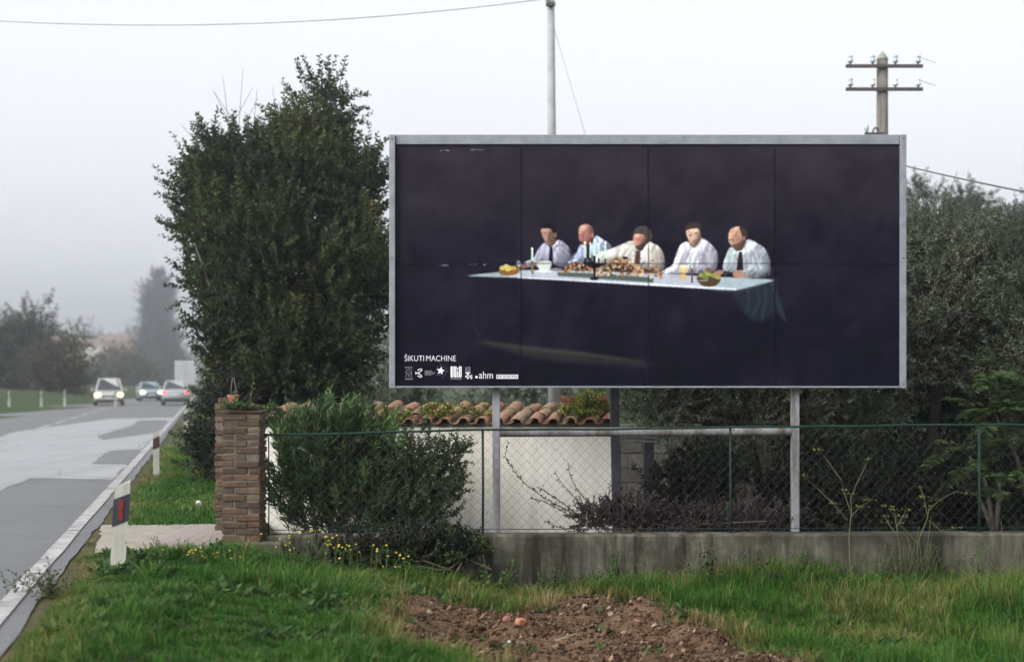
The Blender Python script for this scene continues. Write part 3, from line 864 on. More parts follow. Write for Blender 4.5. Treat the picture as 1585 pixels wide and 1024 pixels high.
def paint_print():
    # pool of light on the floor
    stamp([(120, 606), (320, 628), (620, 660), (900, 706), (930, 722), (700, 720), (400, 690), (130, 622)], (74, 72, 62), .34, 6, P8)
    stamp([(130, 612), (320, 632), (620, 664), (880, 708), (600, 676), (300, 645)], (84, 82, 66), .36, 3, P8)
    # table top and hanging cloth
    stamp([(1285, 372), (1452, 334), (1478, 380), (1505, 470), (1518, 522), (1470, 490), (1440, 500), (1400, 515), (1370, 522), (1330, 495), (1300, 440)], (46, 60, 68), .42, 5, P8)
    for a, b, c in (((1452, 340), (1480, 430), (1512, 520)), ((1420, 352), (1425, 430), (1405, 512)), ((1380, 362), (1400, 430), (1360, 500)), ((1340, 372), (1350, 420), (1335, 480))):
        stroke([P8(*a), P8(*b), P8(*c)], 2.8, (88, 108, 112), .26, 2.6)
    stamp([(66, 313), (215, 296), (330, 286), (480, 288), (760, 296), (1000, 305), (1190, 318), (1440, 329), (1458, 336), (1380, 356), (1290, 379), (1000, 364), (640, 342), (300, 323)], (178, 182, 196), 1, .7, P8, False)
    stamp([(66, 313), (215, 296), (240, 300), (230, 320), (120, 316)], (140, 160, 158), .7, 2, P8)
    stamp([(1180, 330), (1440, 329), (1458, 336), (1290, 379), (1150, 370)], (150, 172, 176), .6, 3, P8)
    stamp([(640, 335), (1000, 352), (1290, 370), (1290, 379), (1000, 364), (640, 342), (300, 323), (300, 318)], (228, 232, 238), .8, 1, P8, False)
    sk = (152, 112, 100)
    def folds(pts, M_, dark, light):
        for i, (a, b) in enumerate(pts):
            for q in range(3):
                o1, o2 = prng.uniform(-26, 26), prng.uniform(-26, 26)
                m_ = ((a[0] + b[0]) / 2 + o2 + prng.uniform(-14, 14), (a[1] + b[1]) / 2 + prng.uniform(-16, 16))
                stroke([M_(a[0] + o1, a[1] + prng.uniform(-10, 30)), M_(*m_), M_(b[0] + o2, b[1] + prng.uniform(-30, 8))], prng.uniform(.9, 2.6), dark if (i + q) % 2 == 0 else light, .5, .9)
    # first man
    stamp([(470, 190), (480, 115), (560, 72), (640, 90), (672, 150), (698, 230), (694, 275), (650, 275), (620, 212), (560, 205), (500, 205)], (36, 33, 38), 1, .7, P2)
    stamp([(494, 206), (560, 200), (620, 210), (652, 262), (690, 300), (672, 350), (700, 380), (640, 445), (590, 415), (545, 372), (516, 315), (494, 258)], (148, 116, 102), 1, .7, P2, vol=(1.3, 4, .45))
    stamp([(600, 230), (650, 265), (670, 350), (640, 430), (600, 400), (580, 310)], (92, 70, 64), .75, 2, P2)
    ell(682, 285, 18, 34, (128, 92, 84), 1, .6, P2); ell(530, 262, 26, 7, (60, 46, 44), .5, .5, P2); ell(528, 340, 18, 5, (96, 64, 60), .5, .5, P2); ell(508, 300, 9, 20, (156, 122, 104), .8, .6, P2)
    stamp([(545, 385), (480, 438), (430, 520), (390, 590), (270, 650), (300, 712), (430, 690), (600, 650), (700, 690), (850, 700), (878, 600), (880, 500), (840, 425), (720, 350), (640, 440), (600, 450)], (146, 146, 162), 1, .8, P2, vol=(1.5, 7, 1.0))
    stamp([(545, 395), (480, 450), (440, 540), (520, 620), (590, 620), (600, 460)], (172, 176, 196), .35, 3, P2)
    stamp([(700, 560), (800, 520), (870, 520), (860, 690), (700, 690)], (116, 114, 126), .5, 3.5, P2)
    folds([((700, 420), (780, 600)), ((760, 420), (840, 560)), ((480, 480), (420, 620)), ((520, 500), (480, 630)), ((660, 470), (700, 640))], P2, (104, 104, 118), (192, 194, 208))
    stamp([(607, 446), (640, 446), (648, 655), (588, 640)], (26, 26, 36), 1, .6, P2, False)
    stamp([(190, 690), (285, 655), (302, 712), (225, 735)], (132, 98, 88), 1, .7, P2); ell(205, 690, 30, 12, (176, 160, 118), 1, .6, P2)
    stamp([(400, 660), (460, 645), (480, 690), (430, 705)], (150, 112, 100), 1, .7, P2)
    # second man
    stamp([(1010, 410), (960, 520), (905, 600), (850, 665), (1060, 650), (1340, 600), (1425, 500), (1400, 405), (1300, 340), (1210, 298), (1160, 405), (1100, 440)], (146, 156, 186), 1, .8, P2, vol=(1.5, 7, 1.0))
    stamp([(1085 + 100 * cos(a_ * pi / 6), 250 + 108 * sin(a_ * pi / 6)) for a_ in range(12)], sk, 1, .7, P2, vol=(1.3, 4, .3)); stamp([(1000, 290), (1160, 280), (1170, 380), (1110, 430), (1040, 400), (1000, 350)], (134, 88, 84), 1, .8, P2, vol=(1.3, 4, .45))
    ell(1040, 195, 52, 40, (206, 168, 152), .9, 2, P2, -.5); stamp([(1120, 165), (1170, 200), (1185, 290), (1145, 280), (1130, 220)], (100, 78, 74), .6, 2, P2)
    ell(1168, 290, 20, 34, (160, 112, 102), 1, .6, P2); ell(1035, 290, 34, 9, (88, 56, 54), .5, .6, P2); ell(1010, 350, 20, 10, (180, 140, 128), .7, .6, P2)
    stamp([(1090, 430), (1140, 430), (1150, 600), (1100, 600)], (40, 42, 54), 1, .8, P2)
    folds([((1220, 340), (1330, 520)), ((1280, 380), (1380, 520)), ((980, 500), (900, 620)), ((1030, 440), (1000, 600))], P2, (104, 112, 140), (186, 194, 216))
    # third man
    stamp([(275, 232), (180, 262), (90, 300), (-40, 345), (-60, 410), (60, 430), (230, 430), (300, 460), (520, 478), (535, 370), (500, 290), (440, 252), (400, 246), (345, 318), (310, 300)], (190, 186, 180), 1, .8, P3, vol=(1.5, 7, 1.0))
    stamp([(275, 240), (180, 272), (60, 320), (-40, 360), (-40, 400), (120, 380), (240, 380), (280, 320)], (212, 210, 206), .35, 3, P3)
    stamp([(440, 300), (520, 330), (530, 470), (430, 460)], (158, 150, 140), .5, 3.5, P3)
    stamp([(278, 185), (280, 145), (310, 116), (380, 110), (430, 160), (432, 215), (398, 248), (375, 190), (330, 178)], (70, 66, 62), 1, .8, P3)
    stamp([(280, 182), (330, 175), (374, 190), (378, 250), (350, 296), (300, 294), (275, 245)], (172, 124, 112), 1, .7, P3, vol=(1.3, 4, .45))
    stamp([(292, 278), (325, 270), (372, 240), (378, 268), (345, 306), (305, 302)], (66, 52, 48), .85, 1, P3)
    ell(302, 214, 18, 5, (96, 62, 60), .5, .5, P3); ell(310, 262, 16, 6, (176, 140, 132), .8, .4, P3); ell(284, 232, 8, 14, (176, 122, 112), .8, .5, P3)
    stamp([(300, 318), (332, 318), (330, 430), (284, 430)], (78, 54, 50), 1, .6, P3, False)
    folds([((240, 270), (200, 380)), ((180, 290), (150, 390)), ((420, 290), (440, 450)), ((380, 320), (380, 450)), ((470, 320), (500, 440))], P3, (150, 146, 142), (226, 224, 220))
    # fourth man
    stamp([(742, 243), (680, 260), (640, 340), (600, 440), (515, 492), (560, 515), (720, 512), (880, 505), (975, 475), (988, 350), (940, 268), (850, 212), (795, 290)], (186, 182, 196), 1, .8, P3, vol=(1.5, 7, 1.0))
    stamp([(880, 300), (960, 320), (985, 380), (970, 470), (880, 490)], (152, 148, 164), .5, 3.5, P3)
    stamp([(745, 215), (842, 190), (848, 230), (800, 290), (760, 275)], (112, 88, 78), 1, .7, P3)
    stamp([(722, 148), (770, 132), (822, 130), (842, 165), (836, 215), (802, 270), (765, 262), (736, 210)], (190, 160, 140), 1, .7, P3, vol=(1.3, 4, .45))
    stamp([(720, 160), (760, 140), (770, 220), (760, 255), (736, 210)], (140, 112, 98), .45, 2, P3)
    stamp([(716, 150), (728, 104), (788, 82), (836, 108), (846, 150), (828, 128), (770, 126), (732, 140)], (64, 57, 53), 1, .8, P3)
    ell(758, 186, 15, 6, (48, 38, 38), .7, .5, P3); ell(806, 168, 15, 6, (54, 42, 40), .7, .5, P3); ell(788, 205, 8, 16, (196, 166, 146), .7, .5, P3); ell(790, 236, 15, 5, (128, 80, 76), .6, .5, P3)
    stamp([(748, 262), (790, 292), (848, 226), (862, 250), (800, 320), (745, 290)], (198, 195, 208), .6, .8, P3, False)
    folds([((700, 300), (650, 450)), ((740, 320), (720, 480)), ((860, 290), (900, 460)), ((820, 330), (830, 480)), ((920, 300), (940, 440))], P3, (144, 140, 156), (216, 212, 224))
    # fifth man
    stamp([(1105, 285), (1070, 330), (1030, 460), (1085, 495), (1160, 505), (1215, 548), (1410, 535), (1437, 440), (1402, 320), (1340, 262), (1240, 222), (1190, 312)], (166, 174, 182), 1, .8, P3, vol=(1.5, 7, 1.0))
    stamp([(1300, 300), (1390, 330), (1425, 440), (1390, 500), (1300, 500)], (140, 146, 162), .5, 3.5, P3)
    stamp([(1105, 300), (1075, 340), (1045, 450), (1140, 480), (1165, 340)], (150, 166, 160), .35, 3, P3)
    stamp([(1080, 175), (1110, 127), (1170, 114), (1220, 150), (1236, 205), (1205, 290), (1150, 318), (1112, 285), (1082, 235)], (170, 134, 114), 1, .7, P3, vol=(1.3, 4, .45))
    stamp([(1170, 118), (1222, 148), (1238, 210), (1205, 250), (1196, 190)], (62, 52, 50), 1, .9, P3)
    stamp([(1112, 270), (1150, 258), (1200, 235), (1208, 285), (1152, 320)], (82, 62, 54), .8, 1.2, P3)
    ell(1120, 155, 26, 24, (192, 160, 136), .9, 1.5, P3); ell(1103, 226, 24, 7, (64, 52, 52), .55, .5, P3); ell(1088, 240, 10, 8, (190, 170, 160), .8, .4, P3); ell(1212, 212, 11, 18, (150, 108, 96), 1, .5, P3)
    stamp([(1168, 326), (1196, 326), (1206, 480), (1148, 482)], (46, 34, 40), 1, .6, P3, False)
    stamp([(1115, 505), (1170, 485), (1220, 510), (1205, 545), (1140, 548)], (168, 128, 112), 1, .7, P3)
    stamp([(950, 505), (1000, 480), (1040, 490), (1010, 525)], (160, 122, 108), 1, .7, P3)
    folds([((1260, 270), (1320, 480)), ((1310, 290), (1380, 470)), ((1090, 360), (1060, 470)), ((1230, 320), (1250, 500))], P3, (122, 130, 140), (202, 210, 216))
    # ragged hair edges
    def hair(cx, cy, rx, ry, a0, a1, col, n, M_, ln=14):
        for k in range(n):
            a = a0 + (a1 - a0) * prng.random(); q = prng.uniform(.8, 1.08)
            x, y = cx + rx * cos(a) * q, cy - ry * sin(a) * q
            stroke([M_(x, y), M_(x + prng.uniform(-ln, ln), y + prng.uniform(-ln, ln * .6))], .9, tuple(c + prng.uniform(-14, 22) for c in col), .7, .4)
    hair(585, 160, 95, 70, .1, 3.1, (42, 38, 42), 40, P2, 26); hair(355, 175, 66, 56, .1, 2.9, (76, 71, 66), 40, P3); hair(785, 122, 56, 48, .1, 3.0, (60, 53, 50), 40, P3); hair(1190, 180, 44, 60, -.6, 1.4, (66, 55, 52), 24, P3)
    # tray and roast
    stamp([(478, 296), (700, 304), (915, 322), (912, 344), (760, 334), (600, 322), (480, 314)], (80, 96, 88), 1, .7, P8, False)
    pal = [(196, 122, 62), (226, 200, 168), (150, 86, 48), (240, 226, 206), (96, 62, 46), (212, 158, 96), (70, 48, 40)]
    def heap(x0, x1, top, bot, n, s):
        for k in range(n):
            x = prng.uniform(x0, x1); t = prng.random() ** .8
            y = bot + (top(x) - bot) * t
            ell(x, y, prng.uniform(3, 9) * s, prng.uniform(2.5, 7) * s, prng.choice(pal), prng.uniform(.45, .85), .8, P8, prng.uniform(0, 3))
    heap(500, 640, lambda x: 292 - 44 * math.sin((x - 490) / 160 * pi), 300, 110, .9)
    heap(655, 870, lambda x: 300 - 72 * math.sin((x - 640) / 240 * pi), 312, 230, .95)
    heap(880, 955, lambda x: 318 - 78 * max(0, 1 - abs(x - 912) / 42), 322, 80, .8)
    ell(785, 232, 12, 6, (40, 34, 36), 1, .5, P8)
    # baskets, tureen, plates
    stamp([(214, 284), (300, 280), (292, 306), (228, 310)], (124, 92, 54), 1, .6, P8)
    for x, y in ((228, 278), (246, 270), (262, 278), (280, 278), (252, 284)): ell(x, y, 13, 10, prng.choice([(196, 180, 104), (206, 190, 120), (178, 150, 84)]), 1, .5, P8)
    stamp([(1114, 318), (1216, 322), (1196, 358), (1136, 358)], (78, 62, 48), 1, .6, P8)
    for x, y, c in ((1135, 312, (140, 150, 84)), (1160, 302, (150, 160, 92)), (1186, 312, (128, 140, 78)), (1205, 318, (150, 150, 90)), (1150, 320, (110, 122, 66)), (1165, 288, (120, 92, 74))): ell(x, y, 17, 11, c, 1, .5, P8, .4)
    stamp([(386, 252), (448, 248), (444, 284), (430, 294), (400, 292)], (206, 214, 208), 1, .6, P8)
    ell(418, 292, 40, 6, (222, 226, 228), 1, .6, P8); ell(1050, 285, 24, 16, (214, 186, 140), 1, .7, P8); ell(1048, 318, 18, 16, (206, 170, 110), .9, .7, P8); ell(1052, 272, 22, 10, (226, 212, 190), 1, .6, P8)
    for x, y, w in ((330, 290, 26), (470, 282, 30), (1010, 318, 26), (1140, 335, 24), (1250, 322, 30), (1330, 322, 26)): ell(x, y, w, 3.4, (160, 160, 176), .8, .5, P8)
    for x, y in ((1022, 290), (1240, 292), (302, 258)):
        ell(x, y, 12, 14, (176, 186, 196), .6, .5, P8); stroke([P8(x, y + 12), P8(x, y + 30)], .8, (150, 150, 160), .8, .4)
    ell(1240, 298, 10, 7, (60, 40, 44), .9, .5, P8)
    # candles
    def candle(x, t, b, w=9, sw=1.2):
        stamp([(x - w / 2, t), (x + w / 2, t), (x + w / 2, b), (x - w / 2, b)], (196, 222, 204), 1, .35, P8, False)
        ell(x, t - 8, 4.5, 8, (255, 250, 235), 1, .4, P8)
    candle(363, 200, 246); stamp([(358, 246), (369, 246), (368, 306), (360, 306)], (120, 112, 70), 1, .4, P8, False)
    candle(1090, 205, 280); stamp([(1086, 280), (1094, 280), (1095, 345), (1084, 345)], (96, 78, 70), 1, .4, P8, False)
    for x, t, b in ((603, 172, 232), (627, 176, 232), (666, 178, 234), (695, 172, 236)):
        candle(x, t, b, 8); stamp([(x - 4, b), (x + 4, b), (x + 2, b + 26), (x - 2, b + 26)], (32, 28, 32), 1, .4, P8, False)
        stroke([P8(x, b + 22), P8((x + 646) / 2, b + 30), P8(646, b + 18)], 1.1, (30, 26, 30), 1, .4)
    candle(646, 160, 222, 10); stamp([(641, 222), (651, 222), (650, 330), (643, 330)], (28, 25, 30), 1, .4, P8, False); ell(646, 326, 20, 8, (44, 40, 52), 1, .4, P8)
    # scuffs along the sheet joints
    for a, b, y in ((672, 698, 410.5), (722, 752, 409.5), (680, 694, 233), (726, 745, 232)):
        for k in range(9):
            x = prng.uniform(a, b); stroke([(x, y + prng.uniform(-1, 1)), (x + prng.uniform(1, 5), y + prng.uniform(-1, 1))], .8, (170, 172, 182), .8, .3)
    for x in (806, 1003, 1199): stroke([(x, 225), (x + .5, 400), (x, 597)], 1.6, (18, 17, 26), .55, .8)
    stroke([(612, 407), (1000, 408), (1392, 407)], 1.4, (18, 17, 26), .5, .8)
    stroke([(735, 470), (732, 500), (742, 520)], .8, (80, 80, 92), .5, .4)
paint_print()
lum = cv.mean(-1, keepdims=True)
grain = (.62 * fbm(UU / 5.5, VV / 7, 3, 91) + .38 * fbm(UU / 1.7, VV / 2.1, 2, 95))[..., None]
kk_ = ss(60, 120, lum)
cv = cv * (1 + kk_ * (grain - .5) * .2)
for c_ in range(3): cv[..., c_] = boxblur(cv[..., c_], 1) * .75 + cv[..., c_] * .25
lin = np.where(cv / 255 <= .04045, cv / 255 / 12.92, ((cv / 255 + .055) / 1.055) ** 2.4) / ILL
lin = np.clip(lin - .012, .0025, .9)

pm, n, l, p = newmat('poster_print')
a = n.new('ShaderNodeAttribute'); a.attribute_name = 'ink'; l.new(a.outputs['Color'], p.inputs['Base Color'])
p.inputs['Roughness'].default_value = .6; p.inputs['Specular IOR Level'].default_value = .10
t = noise(n, l, 9, 5, .6, dist=.6); bump(n, l, t.outputs[0], p, .12, .006)
M['poster'] = pm
cu = [U0, 806, 1003, 1199, U1]; cvv = [V0, 407.5, V1]
sheets = {}
for i in range(4):
    for j in range(2):
        a0, a1, b0, b1 = cu[i], cu[i + 1], cvv[j], cvv[j + 1]
        nx, ny = int((a1 - a0) / .9), int((b1 - b0) / .9)
        us = np.linspace(a0 + .08, a1 - .08, nx); vs_ = np.linspace(b0 + .08, b1 - .08, ny)
        A, Bv = np.meshgrid(us, vs_)
        edge = np.minimum(np.minimum(A - a0, a1 - A), np.minimum(Bv - b0, b1 - Bv))
        yy = BY + .004 - .002 * ((i + j) % 2) - .0035 * fbm(A / 38, Bv / 30, 3, 50 + i + 7 * j) - .004 * ss(5, 0, edge) * fbm(A / 20, Bv / 20, 2, 3)
        V = np.stack([bx(A), yy, bz(Bv)], -1).reshape(-1, 3) - np.array(B0)
        k = np.arange(nx - 1)[None, :] + np.arange(ny - 1)[:, None] * nx
        F = np.stack([k, k + nx, k + nx + 1, k + 1], -1).reshape(-1, 4)
        ci = np.clip(((A - U0) * SC).astype(int), 0, W_ - 1); ri = np.clip(((Bv - V0) * SC).astype(int), 0, H_ - 1)
        C = np.concatenate([lin[ri, ci].reshape(-1, 3), np.ones((A.size, 1))], 1)
        sheets[i, j] = link('poster_sheet', npmesh('poster_sheet', V, [F], M['poster'], True, {'ink': C}), bb)

# --- white lettering and marks at the lower left of the print
M['ink_white'] = simple('white_ink', (.70, .70, .74), (.80, .80, .84), 20, .5, spec=.2)
M['ink_grey'] = simple('grey_ink', (.16, .16, .18), (.20, .20, .22), 20, .5, spec=.2)
M['ink_dark'] = simple('dark_ink', (.03, .03, .045), (.035, .035, .05), 20, .5, spec=.2)
LY = BY - .0075
host = sheets[0, 1]
def flat(name, polys, mat, y=LY):
    mb = MB()
    if isinstance(polys, np.ndarray):
        n2 = len(polys) // 2
        mb.add([(bx(u), y, bz(v)) for u, v in polys], [(i, i + 1, 2 * n2 - 2 - i, 2 * n2 - 1 - i) for i in range(n2 - 1)]); polys = []
    many = len(polys) > 1
    for pts in polys:
        mb.add([(bx(u), y, bz(v)) for u, v in pts], [tuple(range(len(pts)))])
    me = bpy.data.meshes.new(name); me.from_pydata([tuple(Vector(v) - B0) for v in mb.V], [], mb.F); me.update(); me.materials.append(mat)
    o = link(name, me, host)
    if many: o['kind'] = 'stuff'
    return o
def words(name, txt, u, v, width, mat, y=LY, height=None, bold=0.0):
    cu_ = bpy.data.curves.new(name, 'FONT'); cu_.body = txt; cu_.size = 1; cu_.offset = bold
    o = bpy.data.objects.new(name + '_tmp', cu_); COL.objects.link(o)
    dg = bpy.context.evaluated_depsgraph_get(); dg.update()
    me = bpy.data.meshes.new_from_object(o.evaluated_get(dg))
    bpy.data.objects.remove(o)
    co = np.array([v_.co[:] for v_ in me.vertices])
    mn, mx = co.min(0), co.max(0)
    s = width / K / (mx[0] - mn[0]); sy = s if height is None else height / K / (mx[1] - mn[1])
    for v_ in me.vertices:
        c = v_.co
        v_.co = Vector((bx(u) + (c[0] - mn[0]) * s, y, bz(v) + (c[1] - mn[1]) * sy)) - B0
    me.materials.clear(); me.materials.append(mat)
    return link(name, me, host)
words('lettering', 'ŠIKUTI', 626.3, 558.6, 30, M['ink_white'], height=11, bold=-.006)
words('lettering', 'MACHINE', 659.8, 558.6, 46, M['ink_white'], height=8.6, bold=-.006)
words('lettering', 'ahm', 741.5, 585.6, 21.5, M['ink_white'], height=11)
ring = lambda cx, cy, r_, k=10: [(cx + r_ * cos(2 * pi * i / k), cy + r_ * sin(2 * pi * i / k)) for i in range(k)]
flat('logo', [ring(737.6, 583.2, 2.1)], M['ink_white'])
# boxed letters
for k, ch in enumerate('PICKWO'):
    x = 768.2 + k * 5.7
    flat('logo', [[(x, 579.4), (x + 5.2, 579.4), (x + 5.2, 586), (x, 586)]], M['ink_white'])
    words('lettering', ch, x + 1.2, 585, 2.8 if ch != 'I' else 1.0, M['ink_dark'], LY - .0015, height=4.6, bold=.02)
# block letters HUiU
flat('logo', [[(697.5 + a, 566.7), (697.5 + b, 566.7), (697.5 + b, c), (697.5 + a, c)] for a, b, c in ((0, 3.4, 584), (4.2, 6.4, 583.4), (6.9, 9.2, 583.8), (12.8, 15.0, 583.8), (15.4, 17.2, 583.4))] +
     [[(697.5 + 6.2, 581), (697.5 + 7.4, 581), (697.5 + 7.2, 584.3), (697.5 + 6.4, 584.3)], [(697.5 + 14.6, 581), (697.5 + 15.8, 581), (697.5 + 15.5, 584.3), (697.5 + 14.9, 584.3)],
      [(697.5 + 10, 573.8), (697.5 + 12, 573.8), (697.5 + 12, 584), (697.5 + 10, 584)], [(697.5 + 10, 569), (697.5 + 12, 569), (697.5 + 12, 571.6), (697.5 + 10, 571.6)]], M['ink_white'])
flat('logo', [[(697.5, 585.6), (714.8, 585.6), (714.8, 586.9), (697.5, 586.9)]], M['ink_grey'])
# cross-shaped mark with dim letters above
flat('logo', [[(720.3, 575.6), (728, 575.6), (728, 577.4), (720.3, 577.4)], [(722.6, 577.4), (725.8, 577.4), (725.8, 586), (722.6, 586)], [(720, 581), (729.5, 581), (731, 583.6), (720, 583.6)], [(728.2, 580), (730.8, 580), (731, 586), (728.2, 586)]], M['ink_white'])
words('lettering', 'KS', 720.4, 574.7, 8, M['ink_grey'], height=7.2, bold=.04)
# star with flecks
st = []
for k in range(10):
    a = -pi / 2 + .15 + k * pi / 5; r_ = 6.6 if k % 2 == 0 else 3.2
    st.append((682.3 + r_ * cos(a), 573.6 + r_ * sin(a)))
flat('logo', [st], M['ink_white'])
fl = []
for k in range(12):
    a = k * .55 + .2; r_ = 7.4 + 1.3 * ((k * 7) % 3)
    x, y = 683 + r_ * cos(a), 574.2 + r_ * .95 * sin(a)
    fl.append([(x - .9, y - .4), (x + .5, y - .9), (x + .9, y + .5), (x - .3, y + .8)])
flat('logo', fl, M['ink_grey'])
# forked mark
def band(pts, w):
    p = np.array(pts, float); t = np.gradient(p, axis=0); t /= np.linalg.norm(t, axis=1)[:, None]
    nn_ = np.stack([-t[:, 1], t[:, 0]], 1) * w / 2
    return np.concatenate([p + nn_, (p - nn_)[::-1]])
flat('logo', band([(644, 577), (648, 576.5), (652.5, 573.4), (653.2, 571.4), (651, 570.3), (646.5, 573)], 1.3), M['ink_white'])
flat('logo', band([(646, 577.8), (649, 578.5), (652.6, 581.2), (653, 583), (651, 583.6), (646.5, 581.2)], 1.3), M['ink_white'], LY - .0008)
flat('logo', [[(643, 574.6), (645.8, 577), (643.2, 579.4)]], M['ink_white'], LY - .0016)
# dim text block, crest with lines
for k in range(5):
    w = (11.5, 12, 15.4, 14.6, 10)[k]
    flat('logo', [[(657.4, 573.3 + k * 1.55), (657.4 + w, 573.3 + k * 1.55), (657.4 + w, 574.3 + k * 1.55), (657.4, 574.3 + k * 1.55)]], M['ink_grey'])
flat('logo', [[(626.8, 567.8), (638.6, 567.8), (638.6, 569.4), (626.8, 569.4)], [(626.8, 585.4), (639, 585.4), (639, 587.2), (626.8, 587.2)]], M['ink_grey'])
flat('logo', band([(628, 583.5), (629.6, 578.5), (628.2, 575), (630, 572.4), (633.5, 571.8), (637, 573.2), (638, 576), (636.4, 579), (638.4, 583.5)], 1.0), M['ink_grey'])
flat('logo', band([(631.6, 583.5), (632.6, 579.4), (629.8, 576.8), (633, 575.6), (635.6, 576.8), (634, 579.4), (635, 583.5)], .9), M['ink_grey'], LY - .0008)

# ------------------------------------------------------------------ low concrete wall and chain-link fence
cw = MB()
nx = 90
xs = np.linspace(-2.42, 8.0, nx)
topz = lambda x: .058 + .005 * (x + 2.4) * .6
prof = []
V = []; F = []
for i, x in enumerate(xs):
    tz = topz(x) + .008 * float(fbm(x * 4, .5, 3, 4))
    j = lambda s: .006 * (float(vn(x * 5, s, 6)) - .5)
    V += [(x, WALL_Y + j(1), -.75), (x, WALL_Y + j(2), -.2), (x, WALL_Y + j(3), tz - .02), (x, WALL_Y + .015 + j(4), tz), (x, WALL_Y + .21, tz + .004 * float(vn(x * 7, 2, 3))), (x, WALL_Y + .225, tz - .02), (x, WALL_Y + .225, -.75)]
    if i:
        for k in range(6): F.append(((i - 1) * 7 + k, (i - 1) * 7 + k + 1, i * 7 + k + 1, i * 7 + k))
F.append(tuple(range(7))); F.append(tuple(range((nx - 1) * 7, nx * 7))[::-1])
cw.add(V, F)
o = cw.build('concrete_wall', M['concrete'])
tag(o, 'low stained grey concrete wall running under the wire fence', 'wall')

FY = WALL_Y + .11
fence = empty('chain_link_fence', (2.5, FY, .06), 'green chain link wire fence standing on the low concrete wall', 'fence')
F0 = Vector(fence.location)
def fpart(name, mb, mat, smooth=False):
    me = mb.mesh(name, mat, smooth)
    for v in me.vertices: v.co -= F0
    return link(name, me, fence)
KF = FPX / FY
def fx(u): return (u - 792.5) / KF
def railz(x):
    u = 792.5 + x * KF
    v = 673 - 8 * ss(405, 760, u) - 8 * ss(700, 1600, u)
    return EYE + (HOR - float(v)) / KF
for u in (415, 747, 1131, 1517, 1903):
    x = fx(u); m = MB(); m.tube([(x, FY + .03, .02), (x + .004, FY + .03, .5), (x, FY + .03, railz(x) + .012)], (.013 if u > 420 else .006), 10)
    fpart('post', m, M['green_wire'], True)
xs = np.linspace(fx(405), 7.9, 60)
m = MB(); m.tube([(x, FY + .012 - .004 * sin(x * 9), railz(x) + .004 * sin(x * 2.1) * sin(x * 5)) for x in xs], .0115, 8); fpart('top_rail', m, M['green_wire'], True)
m = MB(); m.tube([(x, FY + .004, .105 + .006 * (x + 2.4) * .6) for x in xs], .004, 5); fpart('tension_wire', m, M['green_wire'], True)
# woven diamonds: every strand a zig-zag
dw, dh = .098, .098
xa, xb = fx(405), 7.9
rows = 20
A, B = [], []
for k in range(int((xb - xa) / dw) + 1):
    x = xa + k * dw
    for q in range(rows):
        h0 = (railz(x) - .09) / rows
        z0 = .085 + q * h0; z1 = z0 + h0
        o_ = dw * .52
        xa_, xb_ = (x, x + o_) if q % 2 == 0 else (x + o_, x)
        e0 = .003 if q % 2 else -.003
        A.append((xa_, FY + e0, z0)); B.append((xb_, FY - e0, z1))
        xa2, xb2 = (x + dw, x + dw - o_) if q % 2 == 0 else (x + dw - o_, x + dw)
        A.append((xa2, FY - e0, z0)); B.append((xb2, FY + e0, z1))
tv, tf = strips(np.array(A), np.array(B), .0012, .0012)
o = link('wire_mesh', npmesh('wire_mesh', tv - np.array(F0), [tf], M['link_wire']), fence); o['kind'] = 'stuff'

# ------------------------------------------------------------------ brick pillars
def brick_meshes(lx, ly, lz, mat, name='brick', k=4, seed=3):
    out = []
    r = np.random.default_rng(seed)
    for _ in range(k):
        V, Fc = chamfer(lx, ly, lz, .006)
        V = V + r.normal(size=V.shape) * .0022
        me = bpy.data.meshes.new(name); me.from_pydata([tuple(v) for v in V], [], Fc); me.update(); me.materials.append(mat)
        out.append(me)
    return out
BRK = brick_meshes(.245, .118, .055, M['brick'])
HALF = brick_meshes(.118, .118, .055, M['brick'], seed=5)
def pillar(label, x0, y0, z0, courses, cap=True, seed=1):
    r = random.Random(seed)
    root = empty('brick_pillar', (x0 + .19, y0 + .19, z0), label, 'pillar')
    L = lambda x, y, z: (x - .19, y - .19, z)
    m = MB(); m.box(-.174, .174, -.174, .174, -.25, courses * .0665 - .004); m.build('mortar_core', M['mortar'], root)
    for c in range(courses):
        z = c * .0665 + .031
        out = .012 if (cap and c >= courses - 1) else 0
        lay = [(.1275, .06, 0), (.32, .13, 90), (.2525, .32, 0), (.06, .25, 90)]
        if c % 2: lay = [(.38 - a, b, d) for a, b, d in lay]
        for a, b, d in lay:
            o = link('brick', r.choice(BRK), root, L(a + (a - .19) * out * 4 + r.uniform(-.006, .006), b + (b - .19) * out * 4 + r.uniform(-.008, .008), z + r.uniform(-.003, .003)),
                     (r.uniform(-.02, .02), r.uniform(-.015, .015), R(d) + r.uniform(-.03, .03) + (pi if r.random() < .5 else 0)))
            sc = r.uniform(.94, 1.02); o.scale = (sc, r.uniform(.95, 1.03), r.uniform(.9, 1.05))
    return root
pf = pillar('brown brick pillar with a plant bed on top at the end of the wire fence', -2.86, 14.0, .01, 19, seed=2)
pb = pillar('taller brick pillar half hidden behind the front brick pillar', -3.11, 14.86, -.04, 21, seed=9)
zt = .01 + 19 * .0665
